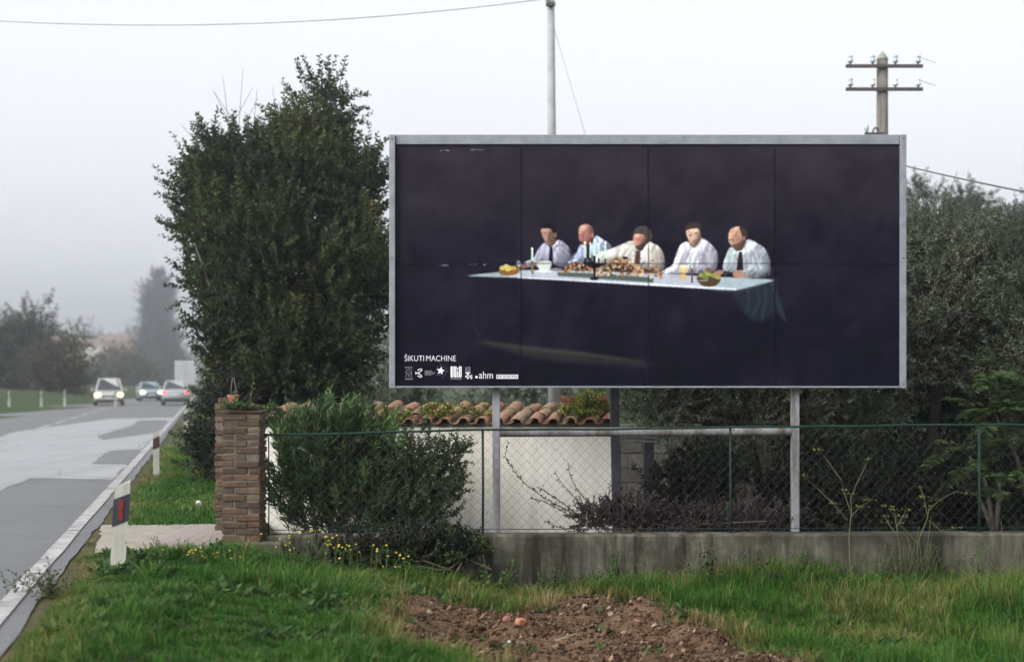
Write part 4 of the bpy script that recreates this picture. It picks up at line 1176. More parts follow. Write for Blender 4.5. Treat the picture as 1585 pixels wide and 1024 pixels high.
# thin cap tiles and the bed on top of the front pillar
m = MB(); m.cbox(-.215, .02, -.205, .2, 0, .018, .004); m.build('cap_tile', M['brick'], pf, loc=(0, 0, zt - .01 + .004), rot=(0, .01, .03))
m = MB(); m.cbox(.03, .21, -.2, .2, 0, .018, .004); m.build('cap_tile', M['brick'], pf, loc=(0, 0, zt - .01 + .006), rot=(.01, 0, -.02))
for x, rz in ((-.03, .05), (.11, -.06)):
    link('brick', BRK[1] if x < 0 else HALF[2], pf, (x, -.06, zt - .01 + .056), (0, 0, rz))
m = MB(); m.cbox(-2.87, -2.26, 13.98, 14.5, -.5, .008, .02); o = m.build('pillar_plinth', M['plinth']); tag(o, 'mossy dark concrete footing under the front brick pillar', 'footing')
o2 = link('brick', HALF[0], pb, (-.10, -.09, 21 * .0665 + .03), (0, .05, .3))

# small clay pot with two grey stems on the back pillar
pot = empty('flower_pot', (-2.93, 14.95, -.04 + 21 * .0665 + .004), 'small red clay pot with two thin grey stems on the back brick pillar', 'pot')
m = MB(); m.tube([(0, 0, 0), (0, 0, .05), (0, 0, .085), (0, 0, .086), (0, 0, .06)], [.045, .058, .066, .056, .05], 14, False); m.build('pot', M['clay_pot'], pot, True)
m = MB(); m.tube([(0, 0, .055), (0, 0, .06)], .05, 12); m.build('soil', M['mortar'], pot)
for dx in (-.02, .022):
    m = MB(); m.tube([(dx, 0, .05), (dx * 1.2, .005, .15), (dx * .3, 0, .27)], [.007, .006, .004], 7); m.build('stem', M['grey_stick'], pot, True)

def sprig_plant(name, label, base, P, D, L, nleaf, ll, lw, mat, cat='plant', group=None, twmat=None, tw=.004, seed=1, bend=.4, ang=.95, t0=.12, foliage='foliage', clump=None, stem='stems'):
    r = np.random.default_rng(seed)
    base = np.array(base, float); P = np.array(P, float); D = np.array(D, float)
    V, Fq, rnd, A, B = sprigs(P, D, L, nleaf, ll, lw, bend, ang, clump, r, t0)
    root = empty(name, base, label, cat, group)
    link(foliage, npmesh(foliage, V - base, [Fq], mat, False, {'rnd': rnd}), root)
    tv, tf = strips(A, B, tw, tw * .6)
    link(stem, npmesh(stem, tv - base, [tf], twmat or M['stem']), root)
    return root
r1 = np.random.default_rng(77)
def tuft(c, n, sx, sy, up=1.0, sp=.6, r=r1):
    P = np.array(c) + r.normal(size=(n, 3)) * [sx, sy, 0.0]
    D = np.stack([r.normal(size=n) * sp, r.normal(size=n) * sp, np.full(n, up)], 1)
    return P, D
P, D = tuft((-2.69, 14.03, zt + .05), 60, .07, .04, .5, .9)
sprig_plant('pillar_plant', 'small leafy green plant growing on top of the front brick pillar', (-2.69, 14.03, zt + .05), P, D, r1.uniform(.05, .13, 60), 8, .035, .024, M['leaf_weed'], seed=3)
P = np.array([(-2.60, 14.04, zt + .04), (-2.75, 14.04, zt + .04)]); D = np.array([(.25, 0, 1), (.1, 0, 1)])
sprig_plant('pillar_sprout', 'tall thin sprout with yellow green leaves on the front brick pillar', (-2.6, 14.04, zt + .04), P, D, np.array([.30, .2]), 9, .045, .026, M['leaf_vine'], seed=4)

# ------------------------------------------------------------------ white wall with clay tiles
WY = 16.0; KW = FPX / WY
def wx(u): return (u - 792.5) / KW
def wz(v): return EYE + (HOR - v) / KW
gw = empty('garden_wall', (wx(680), WY + .12, 0), 'white plastered garden wall topped with orange clay roof tiles', 'wall')
G0 = Vector(gw.location)
xl, xr = wx(402), wx(947)
m = MB(); m.box(xl - G0.x, xr - G0.x, -.12, .12, -.2, wz(661)); m.build('wall', M['plaster'], gw)
m = MB(); m.prism([(-.12, wz(661) + .002), (.30, wz(661) + .002), (.30, wz(661) + .17), (-.12, wz(661) + .045)], xl - G0.x, xr - G0.x, 'x'); m.build('mortar_bed', M['mortar'], gw)
def tile_mesh(r0, r1_, L, up=True, th=.014):
    V = []; Fc = []; n = 6
    for y, rr in ((0, r0), (L, r1_)):
        for sh in (0, th):
            for k in range(n + 1):
                a = pi * k / n
                x = -cos(a) * (rr - sh); z = sin(a) * (rr - sh) * .66
                V.append((x, y, z if up else -z))
    N = n + 1
    for k in range(n):
        Fc += [(k, k + 1, 2 * N + k + 1, 2 * N + k), (N + k, 3 * N + k, 3 * N + k + 1, N + k + 1), (k, N + k, N + k + 1, k + 1), (2 * N + k, 2 * N + k + 1, 3 * N + k + 1, 3 * N + k)]
    Fc += [(0, 2 * N, 3 * N, N), (n, N + n, 3 * N + n, 2 * N + n)]
    mb = MB(); mb.add(V, Fc); return mb.mesh('roof_tile', M['tile'])
TC = tile_mesh(.080, .068, .26); TB = tile_mesh(.070, .080, .26, False)
rt = random.Random(4)
nt = int((xr - xl) / .2)
pitch = math.atan2(.125, .42)
for i in range(nt + 1):
    x = xl + .06 + i * (xr - xl - .12) / nt
    for c in range(3):
        if c and x + c * .07 > xr - .04: continue
        yy = -.20 + c * .175; zz = wz(661) + .024 + c * .175 * math.tan(pitch) + c * .004
        link('roof_tile', TC, gw, (x - G0.x + c * .07 + rt.uniform(-.01, .01), yy + rt.uniform(-.015, .015), zz + .036 + rt.uniform(-.006, .006)), (pitch - .03 + rt.uniform(-.06, .06), rt.uniform(-.12, .12), -.34 + rt.uniform(-.09, .09)))
        if i < nt: link('roof_tile', TB, gw, (x - G0.x + .1 + c * .07, yy + .01 + rt.uniform(-.01, .01), zz + .054), (pitch, rt.uniform(-.04, .04), -.38))
# brick stub at the end of the wall
stub = empty('brick_stub', (wx(908), WY + .26, wz(650)), 'short broken stack of red bricks on the right end of the tiled wall', 'bricks')
BR = brick_meshes(.25, .12, .058, M['brick_red'], seed=8)
for c in range(4):
    for k in range(2):
        x = -.15 + k * .30 + (-.03 if c % 2 else .03) * (1 if k == 0 else -1) * 0
        if c == 3 and k == 1: x -= .02
        link('brick', rt.choice(BR), stub, (x + rt.uniform(-.02, .02), rt.uniform(-.015, .015), .03 + c * .068), (0, 0, rt.uniform(-.05, .05)))
m = MB(); m.box(-.25, .26, -.03, .08, -.06, .25); m.build('mortar_core', M['mortar'], stub)
# creepers on the tiles
def creeper(label, u0, u1, v0, v1, n, Y, seed, ll=.05, group='creepers on the tiled wall', mat='leaf_vine', L=(.06, .16)):
    r = np.random.default_rng(seed)
    P = np.array([at(r.uniform(u0, u1), v1 + (v0 - v1) * r.uniform() ** 1.4, Y + r.uniform(-.06, .1)) for _ in range(n)])
    D = np.stack([r.normal(size=n), -np.abs(r.normal(size=n)) * .6, r.normal(size=n) * .5 + .4], 1)
    return sprig_plant('creeper', label, P.mean(0), P, D, r.uniform(*L, n), 6, ll, ll * .62, M[mat], group=group, seed=seed, clump=np.clip(.55 + r.normal(size=n) * .25, 0, 1))
creeper('yellow green creeper tumbling over the red brick stub', 882, 942, 606, 640, 75, 16.1, 5)
creeper('yellow creeper lying along the tiles below the brick stub', 868, 925, 634, 644, 34, 15.95, 6)
creeper('yellow and green creeper trailing over the tiles left of the left billboard post', 655, 712, 628, 648, 55, 16.0, 7)
creeper('small yellow creeper among the oleander tips on the tiles', 575, 640, 635, 648, 40, 16.0, 8)
creeper('green creeper between the brick pillar and the tiled wall', 405, 440, 632, 660, 50, 15.2, 9, mat='leaf_weed')
creeper('thin green creeper on the tiles beside the left billboard post', 716, 758, 632, 646, 22, 16.0, 10)

# dark posts right of the white wall
m = MB(); b_ = at(956, 800, 15.7); t_ = at(953, 560, 15.7)
m.cbox(-.05, .05, -.045, .045, -.1, 2.05, .006)
o = m.build('dark_post', M['dark_post'], loc=(at(955, 600, 15.7)[0], 15.7, 0), rot=(0, -.02, 0)); tag(o, 'tall dark bluish post at the right end of the white wall', 'post')
m = MB(); m.cbox(-.058, .058, -.05, .05, -.1, .93, .008)
o = m.build('dark_post', M['dark_post'], loc=(at(1004, 600, 16.6)[0], 16.6, 0)); tag(o, 'short dark blue post standing right of the tall dark post', 'post')
m = MB(); m.cbox(0, .40, -.02, .02, -.008, .008, .003)
o = m.build('metal_strip', M['galv_post'], loc=tuple(at(961, 682, 16.52)), rot=(0, .03, 0)); tag(o, 'thin pale metal strip lying across the short dark post', 'strip')
# concrete block wall, its shade put into the block colour
bw = empty('block_wall', (at(1040, 700, 19.4)[0], 19.4, 0), 'shaded wall of grey concrete blocks behind the short dark post', 'wall')
m = MB(); m.box(-1.3, 1.3, .02, .16, -.1, .98); m.build('mortar_core', M['mortar'], bw)
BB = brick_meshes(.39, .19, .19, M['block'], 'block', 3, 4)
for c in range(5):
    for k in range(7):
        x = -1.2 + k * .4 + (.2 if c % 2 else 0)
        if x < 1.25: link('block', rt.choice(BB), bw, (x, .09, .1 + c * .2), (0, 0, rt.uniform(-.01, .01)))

# ------------------------------------------------------------------ shrubs along the fence
def shrub(name, label, ells, base, n, L, nleaf, ll, lw, mat, seed, up=.7, inner=.2, group=None, bend=.3, tw=.005, ang=.8, stems=14, zmin=None, twig=None):
    r = np.random.default_rng(seed); base = np.array(base, float)
    P, out, rad = crown_points(ells, n, r, inner)
    if zmin is not None:
        k = P[:, 2] > zmin; P, out = P[k], out[k]
    D = unit(out * .8 + np.array([0, 0, up]) + r.normal(size=P.shape) * .3)
    Ls = r.uniform(.6, 1.2, len(P)) * L
    cl = np.clip(.45 + .3 * np.sin(P[:, 0] * 5 + seed) * np.sin(P[:, 2] * 5) + r.normal(size=len(P)) * .25, 0, 1)
    V, Fq, rnd, A, B = sprigs(P - D * Ls[:, None] * .5, D, Ls, nleaf, ll, lw, bend, ang, cl, r)
    root = empty(name, base, label, 'shrub', group)
    link('foliage', npmesh('foliage', V - base, [Fq], mat, False, {'rnd': rnd}), root)
    k = r.choice(len(A) // 2, stems)
    S = A[k]; foot = base + r.normal(size=(stems, 3)) * [.12, .08, 0]
    midp = foot * .5 + S * .5 + r.normal(size=S.shape) * .05
    tv, tf = strips(np.concatenate([A, foot, midp]), np.concatenate([B, midp, S]), np.concatenate([np.full(len(A), tw), np.full(2 * stems, tw * 2.4)]), np.concatenate([np.full(len(A), tw * .6), np.full(2 * stems, tw * 1.8)]))
    link('stems', npmesh('stems', tv - base, [tf], twig or M['twig']), root)
    return root
OY = 15.1
shrub('oleander_bush', 'tall oleander bush with narrow leaves beside the brick pillar, rising over the tiled wall',
      [E(520, 700, 95, 75, OY, .45), E(470, 740, 65, 80, OY, .4), E(455, 668, 24, 34, OY, .25, .7), E(485, 660, 22, 36, OY, .25, .7), E(532, 668, 38, 34, OY, .3), E(590, 690, 36, 36, OY, .3), E(552, 655, 18, 28, OY, .25, .6), E(560, 770, 110, 70, OY, .45)],
      at(520, 835, OY), 640, .36, 22, .135, .024, M['leaf_oleander'], 61, up=1.3, bend=.2, ang=.55)
shrub('small_leaved_shrub', 'dark small leaved shrub between the oleander and the left billboard post',
      [E(640, 720, 62, 62, 14.95, .4), E(660, 780, 60, 60, 14.95, .4), E(600, 800, 70, 55, 14.8, .4), E(690, 720, 26, 50, 14.95, .25), E(712, 690, 14, 16, 14.95, .15), E(706, 740, 18, 18, 14.95, .15)],
      at(645, 835, 14.95), 760, .24, 18, .05, .024, M['leaf_mid'], 62, up=.6)
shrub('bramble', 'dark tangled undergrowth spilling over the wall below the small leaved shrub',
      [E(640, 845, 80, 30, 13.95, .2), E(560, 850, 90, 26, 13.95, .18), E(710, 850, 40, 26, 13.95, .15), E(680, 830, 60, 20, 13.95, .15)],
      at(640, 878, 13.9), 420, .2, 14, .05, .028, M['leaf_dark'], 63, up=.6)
shrub('bramble', 'green leafy creeper climbing over the left end of the low wall', [E(690, 858, 42, 24, 13.9, .14), E(735, 842, 20, 16, 13.95, .1), E(600, 870, 60, 18, 13.85, .14)], at(700, 880, 13.85), 170, .16, 11, .048, .032, M['leaf_weed'], 64, up=.5)
ps = shrub('purple_shrub', 'dark purple leaved shrub behind the fence at the foot of the dark post',
      [E(920, 800, 40, 25, 14.75, .25), E(980, 795, 60, 32, 14.75, .3), E(1060, 805, 70, 26, 14.75, .3), E(1150, 800, 80, 30, 14.75, .3), E(955, 780, 24, 18, 14.75, .2), E(1220, 805, 40, 22, 14.75, .2)],
      at(1000, 825, 14.75), 560, .2, 16, .042, .026, M['leaf_purple'], 65, up=.6)
# its arching bare branches in front of the white wall
AP, AD, AL = [], [], []
arcs = [[(905, 808), (880, 790), (845, 772), (815, 750), (795, 728), (782, 705), (787, 683)], [(905, 805), (880, 785), (860, 770), (840, 758), (830, 753)], [(925, 798), (900, 780), (882, 762), (868, 745), (858, 728)],
        [(930, 790), (905, 772), (890, 752), (882, 735), (879, 714)], [(900, 815), (875, 818), (855, 812), (842, 805)], [(940, 790), (942, 765), (945, 742)], [(900, 812), (870, 790), (840, 775), (822, 770)]]
mb = MB(); lv = []
rr = np.random.default_rng(8)
for arc in arcs:
    pts = [at(u, v, 14.72 + .02 * sin(u)) for u, v in arc]
    pts = [p - np.array(ps.location) for p in pts]
    mb.tube(pts, list(np.linspace(.006, .0022, len(pts))), 5)
    for a, b in zip(pts[:-1], pts[1:]):
        nn_ = max(2, int(np.linalg.norm(b - a) / .022))
        for t in np.linspace(0, 1, nn_, False): lv.append((a + (b - a) * t, unit(b - a) * .3 + rr.normal(size=3) * [.8, .4, .8]))
mb.build('arching_branch', M['twig'], ps)
V, Fq = leaves(np.array([q[0] for q in lv]), np.array([q[1] for q in lv]), rr.uniform(.02, .042, len(lv)), rr.uniform(.014, .026, len(lv)), r=rr)
link('foliage', npmesh('foliage', V, [Fq], M['leaf_purple'], False, {'rnd': np.repeat(rr.uniform(.2, 1, len(lv)), 4)}), ps)

for k, (u, w, lab) in enumerate(((1070, 82, 'dark thicket added for shade behind the fence left of the right billboard post'), (1250, 80, 'dark thicket added for shade behind the right billboard post'), (1370, 80, 'dark thicket added for shade behind the tall branching weed'), (1490, 80, 'dark thicket added for shade behind the low feather leaved sapling'), (1600, 80, 'dark thicket added for shade behind the fence at the right edge'))):  # thickets with very dark leaves, added to darken the space behind the fence
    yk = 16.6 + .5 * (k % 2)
    shrub('thicket', lab, [E(u, 770, w, 62, yk, .5), E(u + 30, 720, w * .7, 45, yk + .3, .5)], at(u, 835, yk) * [1, 1, 0] - [0, 0, .2], 520, .3, 16, .075, .042, M['leaf_dark'], 140 + k, up=.5, group='dark thickets added for shade behind the fence')
# pinnate saplings at the right edge
def pinnate(label, ells, base, n, Lf, nl, ll, lw, seed):
    r = np.random.default_rng(seed); base = np.array(base, float)
    P, out, rad = crown_points(ells, n, r, .2)
    D = unit(out * [1, 1.0, .3] + np.array([-.25, -.45, .25]) + r.normal(size=P.shape) * .35)
    Vs = []; RN = []; A = []; B = []
    for p, d_ in zip(P, D):
        side = unit(np.cross(d_, [0, 0, 1.0])); c = r.uniform()
        Lq = Lf * r.uniform(.7, 1.2)
        t = np.linspace(.18, 1, nl)
        rach = p + d_ * (t * Lq)[:, None] + np.array([0, 0, -1.0]) * (t ** 2 * Lq * .32)[:, None]
        A += list(rach[:-1]); B += list(rach[1:])
        for s in (-1, 1):
            ld = side * s + d_ * .55 + np.array([0, 0, -.25]) + r.normal(size=(nl, 3)) * .1
            sz = .75 + .5 * np.sin(t * pi)
            v_, _ = leaves(rach, ld, ll * sz, lw * sz, .12, 1.4, r)
            Vs.append(v_); RN.append(np.repeat(np.clip(.5 * c + .5 * r.uniform(0, 1, nl), 0, 1), 4))
    V = np.concatenate(Vs); rn = np.concatenate(RN)
    Fq = np.arange(len(V)).reshape(-1, 4)
    root = empty('pinnate_tree', base, label, 'tree', 'feather leaved trees at the right edge')
    link('crown', npmesh('crown', V - base, [Fq], M['leaf_walnut'], False, {'rnd': rn}), root)
    mb = MB()
    for e in ells: mb.tube([(0, 0, -.1), tuple((np.array(e[:3]) - base) * .5 + [.03, 0, .1]), tuple(np.array(e[:3]) - base)], [.035, .022, .008], 7)
    mb.build('trunk', M['bark'], root, True)
    tv, tf = strips(np.array(A), np.array(B), .003, .002); link('stalks', npmesh('stalks', tv - base, [tf], M['stem']), root)
    return root
pinnate('bright green feather leaved tree at the right edge, above the fence rail', [E(1575, 590, 55, 45, 16.2, .4), E(1540, 640, 45, 40, 16.2, .4), E(1600, 660, 50, 60, 16.2, .4)], at(1600, 830, 16.2) * [1, 1, 0], 60, .42, 9, .13, .045, 71)
pinnate('low feather leaved sapling behind the fence near the right edge', [E(1500, 705, 45, 22, 15.6, .3), E(1545, 740, 45, 28, 15.6, .3), E(1480, 750, 25, 14, 15.6, .2)], at(1540, 830, 15.6) * [1, 1, 0], 26, .36, 8, .11, .04, 72)

# ------------------------------------------------------------------ weeds
def fennel(label, pts, Y, side, seed):
    """a main stalk with side stalks, each ending in flat flower heads"""
    r = np.random.default_rng(seed)
    P = [at(u, v, Y) for u, v in pts]; base = P[0].copy(); base[2] = float(G(base[0], base[1])) - .02
    root = empty('tall_weed', base, label, 'weed', 'tall bare weeds against the concrete wall')
    mb = MB(); heads = []
    P = [base] + P
    mb.tube([p - base for p in P], list(np.linspace(.0075, .003, len(P))), 6); heads.append(P[-1])
    for sp in side:
        q = [at(u, v, Y + r.uniform(-.06, .06)) for u, v in sp]
        mb.tube([p - base for p in q], list(np.linspace(.004, .002, len(q))), 5); heads.append(q[-1])
        if len(q) > 2 and r.uniform() < .7: heads.append(q[1])
    mb.build('stalk', M['dry_stem'] if seed % 2 else M['stem'], root)
    Bs, Ds = [], []
    for h in heads:
        n = 12; dd = np.stack([r.normal(size=n), r.normal(size=n), np.abs(r.normal(size=n)) * .4], 1)
        Bs.append(h + dd * [.028, .025, .018]); Ds.append(dd + [0, 0, .5])
    V, Fq = leaves(np.concatenate(Bs) - base, np.concatenate(Ds), .022, .012, r=r)
    link('flower_heads', npmesh('flower_heads', V, [Fq], M['umbel'], False, {'rnd': np.repeat(r.uniform(0, 1, len(V) // 4), 4)}), root)
    return root
fennel('tall branching weed with yellowish tips right of the right billboard post', [(1316, 885), (1314, 830), (1318, 790), (1316, 765)], 13.85, [[(1316, 790), (1306, 760), (1302, 742), (1275, 705), (1267, 697)], [(1318, 770), (1325, 750), (1340, 720), (1345, 712)], [(1312, 805), (1290, 780), (1265, 755), (1245, 738)], [(1316, 800), (1330, 785), (1345, 775)]], 1)
fennel('thin forked weed with yellowish tips in the middle of the dark fence gap', [(1420, 900), (1420, 840), (1436, 800), (1438, 785)], 13.9, [[(1436, 800), (1430, 770), (1425, 755)], [(1437, 790), (1452, 775), (1478, 760), (1500, 765)], [(1420, 840), (1392, 810), (1375, 785)], [(1438, 805), (1455, 820), (1480, 818)]], 2)
fennel('short forked weed with yellowish tips left of the feather leaved sapling', [(1395, 895), (1392, 850), (1388, 815), (1384, 790)], 13.9, [[(1388, 815), (1396, 800), (1402, 790)], [(1390, 830), (1375, 810), (1370, 800)]], 3)
def weed(label, u, v, h, n, sp, mat='leaf_weed', ll=.05, lw=.03, Y=None, seed=1, group='leafy weeds in the grass', nleaf=12, name='leafy_weed'):
    r = np.random.default_rng(seed)
    Y = Y or 13.8; b = at(u, v, Y); b[2] = float(G(b[0], b[1])) - .01
    P = b + r.normal(size=(n, 3)) * [.05, .04, 0]; D = np.stack([r.normal(size=n) * sp, r.normal(size=n) * sp * .5, np.ones(n)], 1)
    return sprig_plant(name, label, b, P, D, r.uniform(.6, 1.1, n) * h, nleaf, ll, lw, M[mat], cat='weed', group=group, seed=seed, t0=.05)
weed('narrow column of green ivy climbing the low wall below the dark post', 946, 880, .40, 14, .08, 'leaf_weed', .045, .036, 14.03, 81, nleaf=16, name='wall_ivy')
weed('bushy dark green weed against the concrete wall under the right part of the poster', 1098, 890, .50, 16, .35, 'leaf_dark', .05, .03, 13.9, 82)
weed('thin leafy weed against the concrete wall below the right billboard post', 1250, 895, .52, 9, .3, 'leaf_weed', .04, .024, 13.9, 83)
weed('pale feathery seed stalks against the concrete wall, right of the tall branching weed', 1395, 915, .62, 14, .22, 'leaf_dull', .05, .01, 13.85, 84, nleaf=30)
weed('greenish feathery seed stalks leaning on the concrete wall near the forked weed', 1430, 915, .64, 14, .2, 'leaf_dull', .055, .01, 13.85, 85, nleaf=30)
weed('dark dry weed with thin stalks at the right edge of the concrete wall', 1560, 925, .68, 8, .3, 'leaf_dull', .04, .012, 13.6, 86)
weed('low dark green weed at the foot of the wall right of the dug soil', 1180, 915, .42, 16, .5, 'leaf_dark', .05, .028, 13.6, 87)
weed('leafy weed at the left end of the concrete wall', 770, 880, .36, 14, .5, 'leaf_weed', .06, .04, 13.75, 88)
weed('broad leaved dark weed in the foreground grass left of the dug soil', 500, 1005, .24, 16, .8, 'leaf_weed', .11, .06, 10.6, 89, nleaf=8)
weed('low broad leaved weed at the lower edge of the grass', 555, 1015, .18, 9, .8, 'leaf_weed', .10, .055, 10.4, 90, nleaf=8)
weed('ragged brownish weed at the edge of the road, lower left', 75, 930, .30, 16, .7, 'leaf_dull', .05, .02, 10.4, 91, nleaf=14)
weed('small dry weed on the white edge line, lower left', 40, 915, .25, 6, .5, 'leaf_dull', .04, .015, 10.7, 92)
weed('low dark green weed in front of the brick pillar', 400, 880, .2, 12, .8, 'leaf_weed', .08, .05, 13.2, 93, nleaf=8)
weed('clump of broad green leaves at the foot of the brick pillar', 350, 885, .2, 10, .8, 'leaf_weed', .08, .05, 13.0, 94, nleaf=8)
for k, (u, v) in enumerate(((250, 862), (285, 858), (320, 860), (340, 850))):
    weed('thin dry grass weed on the concrete crossing, %s' % ('beside the near marker post', 'in the middle', 'before the paving tiles', 'next to the brick pillar')[k], u, v, .16, 8, .6, 'leaf_dull', .03, .012, 13.2, 95 + k, nleaf=9)

for k, (u, v, h_, mt, lab) in enumerate(((850, 888, .30, 'leaf_weed', 'small green weed at the wall foot below the arching purple branches'), (905, 892, .26, 'leaf_dull', 'small dry weed left of the wall ivy'), (1000, 895, .34, 'leaf_weed', 'leafy weed at the wall foot right of the wall ivy'), (1050, 895, .26, 'leaf_dark', 'dark low weed left of the bushy wall weed'), (1150, 900, .36, 'leaf_weed', 'leafy weed at the wall foot right of the bushy wall weed'), (1210, 905, .42, 'leaf_dull', 'thin dry weed just left of the right billboard post'), (1285, 905, .40, 'leaf_weed', 'leafy weed at the foot of the tall branching weed'), (1350, 908, .46, 'leaf_weed', 'green weed left of the feathery seed stalks'), (1475, 915, .46, 'leaf_dull', 'dry weed right of the feathery seed stalks'), (1515, 918, .5, 'leaf_weed', 'green weed below the rightmost fence post'))):
    weed(lab, u, v, h_, 10, .4, mt, .045, .026, 13.85, 160 + k)
# yellow wild flowers
def flowers(label, u, v, Y, n, h, seed, spread=.10, group='yellow wild flowers'):
    r = np.random.default_rng(seed); b = at(u, v, Y); b[2] = float(G(b[0], b[1]))
    P = b + r.normal(size=(n, 3)) * [spread, spread * .6, 0]; D = np.stack([r.normal(size=n) * .25, r.normal(size=n) * .2, np.ones(n)], 1)
    L = r.uniform(.6, 1.1, n) * h
    root = sprig_plant('wild_flower', label, b, P, D, L, 8, .05, .016, M['leaf_weed'], group=group, seed=seed, bend=.15)
    tips = P + unit(D) * L[:, None]
    bs = np.repeat(tips, 7, 0); a = np.tile(np.arange(7) * 2 * pi / 7, n)
    dd = np.stack([np.cos(a), np.sin(a) * .7 - .3, np.sin(a) * .7 + .3], 1)
    V, Fq = leaves(bs - b, dd, .014, .010, .1, .3, r)
    link('blossom', npmesh('blossom', V, [Fq], M['flower'], False, {'rnd': np.repeat(r.uniform(0, 1, len(V) // 4), 4)}), root)
FL = [(475, 880, 'clump of yellow wild flowers right of the pillar footing'), (510, 882, 'clump of yellow wild flowers in front of the oleander'), (545, 880, 'tall yellow wild flowers before the middle of the oleander'), (585, 884, 'yellow wild flowers below the small leaved shrub'), (622, 888, 'few yellow wild flowers at the end of the flower row by the shrub'), (440, 884, 'few yellow wild flowers just right of the brick pillar')]
for k, (u, v, lab) in enumerate(FL): flowers(lab, u, v, 13.6, 10 if k < 4 else 5, .36 if k < 4 else .3, 110 + k)
FL = [(305, 905, 'yellow wild flowers in the grass left of the brick pillar'), (322, 890, 'small yellow wild flowers near the foot of the brick pillar'), (235, 915, 'two yellow wild flowers right of the near marker post'), (350, 915, 'scattered yellow wild flowers below the brick pillar'), (385, 905, 'tiny yellow wild flowers right of the pillar foot in the grass')]
for k, (u, v, lab) in enumerate(FL): flowers(lab, u, v, 12.4, 5 if k < 2 else 3, .16, 120 + k)

# ------------------------------------------------------------------ grass
def build_grass():
    r = np.random.default_rng(5)
    def allowed(x, y):
        s = x - XR(y)
        ok = (s > .13 + .20 * vn(x * 3, y * 3, 1)) & (np.abs(x) < .39 * y + .6)
        ok &= ~((x > -2.9) & (x < -2.2) & (y > 13.95))
        ok &= ~((y > 13.02 + .2 * vn(x * 5, 0, 2)) & (x < -2.8) & (s > .2))
        ok &= ~((x > -2.4) & (y > WALL_Y - .01))
        return ok & (r.uniform(0, 1, len(x)) > dirt_mask(x, y) * 1.25 - .02)
    # tufts: blades fanning out of a common foot
    N = 24000; K_ = 20
    x = r.uniform(-6.2, 6.2, N); y = r.uniform(7.6, 14.1, N)
    k = allowed(x, y) & (r.uniform(0, 1, N) < .35 + .65 * ss(.3, .6, fbm(x * 1.6, y * 1.6, 3, 41)))
    x, y = x[k], y[k]; n = len(x)
    th = r.uniform(0, 1, n)
    tx = np.repeat(x, K_); ty = np.repeat(y, K_); thr = np.repeat(th, K_)
    fan = r.uniform(0, 2 * pi, n * K_); rad = np.abs(r.normal(size=n * K_)) * .03
    bx_, by_ = tx + np.cos(fan) * rad, ty + np.sin(fan) * rad
    # loose blades between them, and the verge beyond the crossing
    x2 = r.uniform(-6.2, 6.2, 170000); y2 = r.uniform(7.6, 14.1, 170000); k = allowed(x2, y2); x2, y2 = x2[k], y2[k]
    x3 = r.uniform(-9, -2.9, 60000); y3 = r.uniform(15.4, 34, 60000); s3 = x3 - XR(y3); k = (s3 > .3) & (s3 < 5); x3, y3 = x3[k], y3[k]
    X = np.concatenate([bx_, x2, x3]); Yg = np.concatenate([by_, y2, y3]); n = len(X)
    tuf = np.concatenate([thr, r.uniform(0, .5, len(x2)), r.uniform(0, .5, len(x3))])
    isT = np.concatenate([np.ones(len(bx_)), np.zeros(len(x2) + len(x3))])
    az = np.concatenate([fan + r.normal(size=len(fan)) * .5, r.uniform(0, 2 * pi, len(x2) + len(x3))])
    s = X - XR(Yg); z = G(X, Yg) - .01
    hn = fbm(X * 1.1 + 9, Yg * 1.1, 3, 61)
    h = (.05 + .11 * ss(.36, .70, hn)) * (.7 + .9 * tuf ** 2 * isT)
    h = h + .06 * ss(12.6, 13.6, Yg) * (Yg < 15) + (.09 * ss(1.0, 2.6, X) * ss(11.6, 13.0, Yg) + .04 * ss(1.4, 2.4, X)) * (.5 + isT * tuf) * (Yg < 15)
    h = np.where(s < .8, h * .6, h); h = np.where(Yg > 15, .05 + .06 * hn, h)
    h *= r.uniform(.55, 1.25, n)
    w = r.uniform(.0035, .0075, n) * np.where(Yg > 15, 2.2, 1)
    a = az + pi / 2
    sd = np.stack([np.cos(a), np.sin(a), np.zeros(n)], 1) * w[:, None] * .5
    ln = np.stack([np.cos(az), np.sin(az), np.zeros(n)], 1) * (h * r.uniform(.2, 1.25, n))[:, None]
    B = np.stack([X, Yg, z], 1); up = np.array([0, 0, 1.0])
    m_ = B + ln * .32 + up * (h * .66)[:, None]; t_ = B + ln + up * (h * r.uniform(.55, 1.0, n))[:, None]
    V = np.stack([B - sd, B + sd, m_ + sd * .8, m_ - sd * .8, t_], 1).reshape(-1, 3)
    i = np.arange(n)[:, None] * 5
    dry = ss(.44, .64, fbm(X * 1.0 + 20, Yg * 1.0, 4, 81)) * ss(9.2, 11.5, Yg)
    near_d = ss(.0, .35, dirt_mask(X * .93 + .03, Yg * .95 + .55)) * .45
    rnd = np.clip(.08 + .30 * r.uniform(0, 1, n) + .16 * tuf * isT + .50 * dry * r.uniform(.2, 1, n) + .4 * (r.uniform(0, 1, n) > .90) + near_d * r.uniform(.3, 1, n) + .3 * dirt_mask(X, Yg) + .3 * ss(.9, .3, s), 0, 1)
    return npmesh('grass', V, [i + np.array([[0, 1, 2, 3]]), i + np.array([[3, 2, 4]])], M['grass'], False, {'rnd': np.repeat(rnd, 5)}), n
gme, ng = build_grass()
g = link('grass', gme); tag(g, 'uneven green grass with dry tufts covering the verge and the lot', 'grass', kind='stuff')

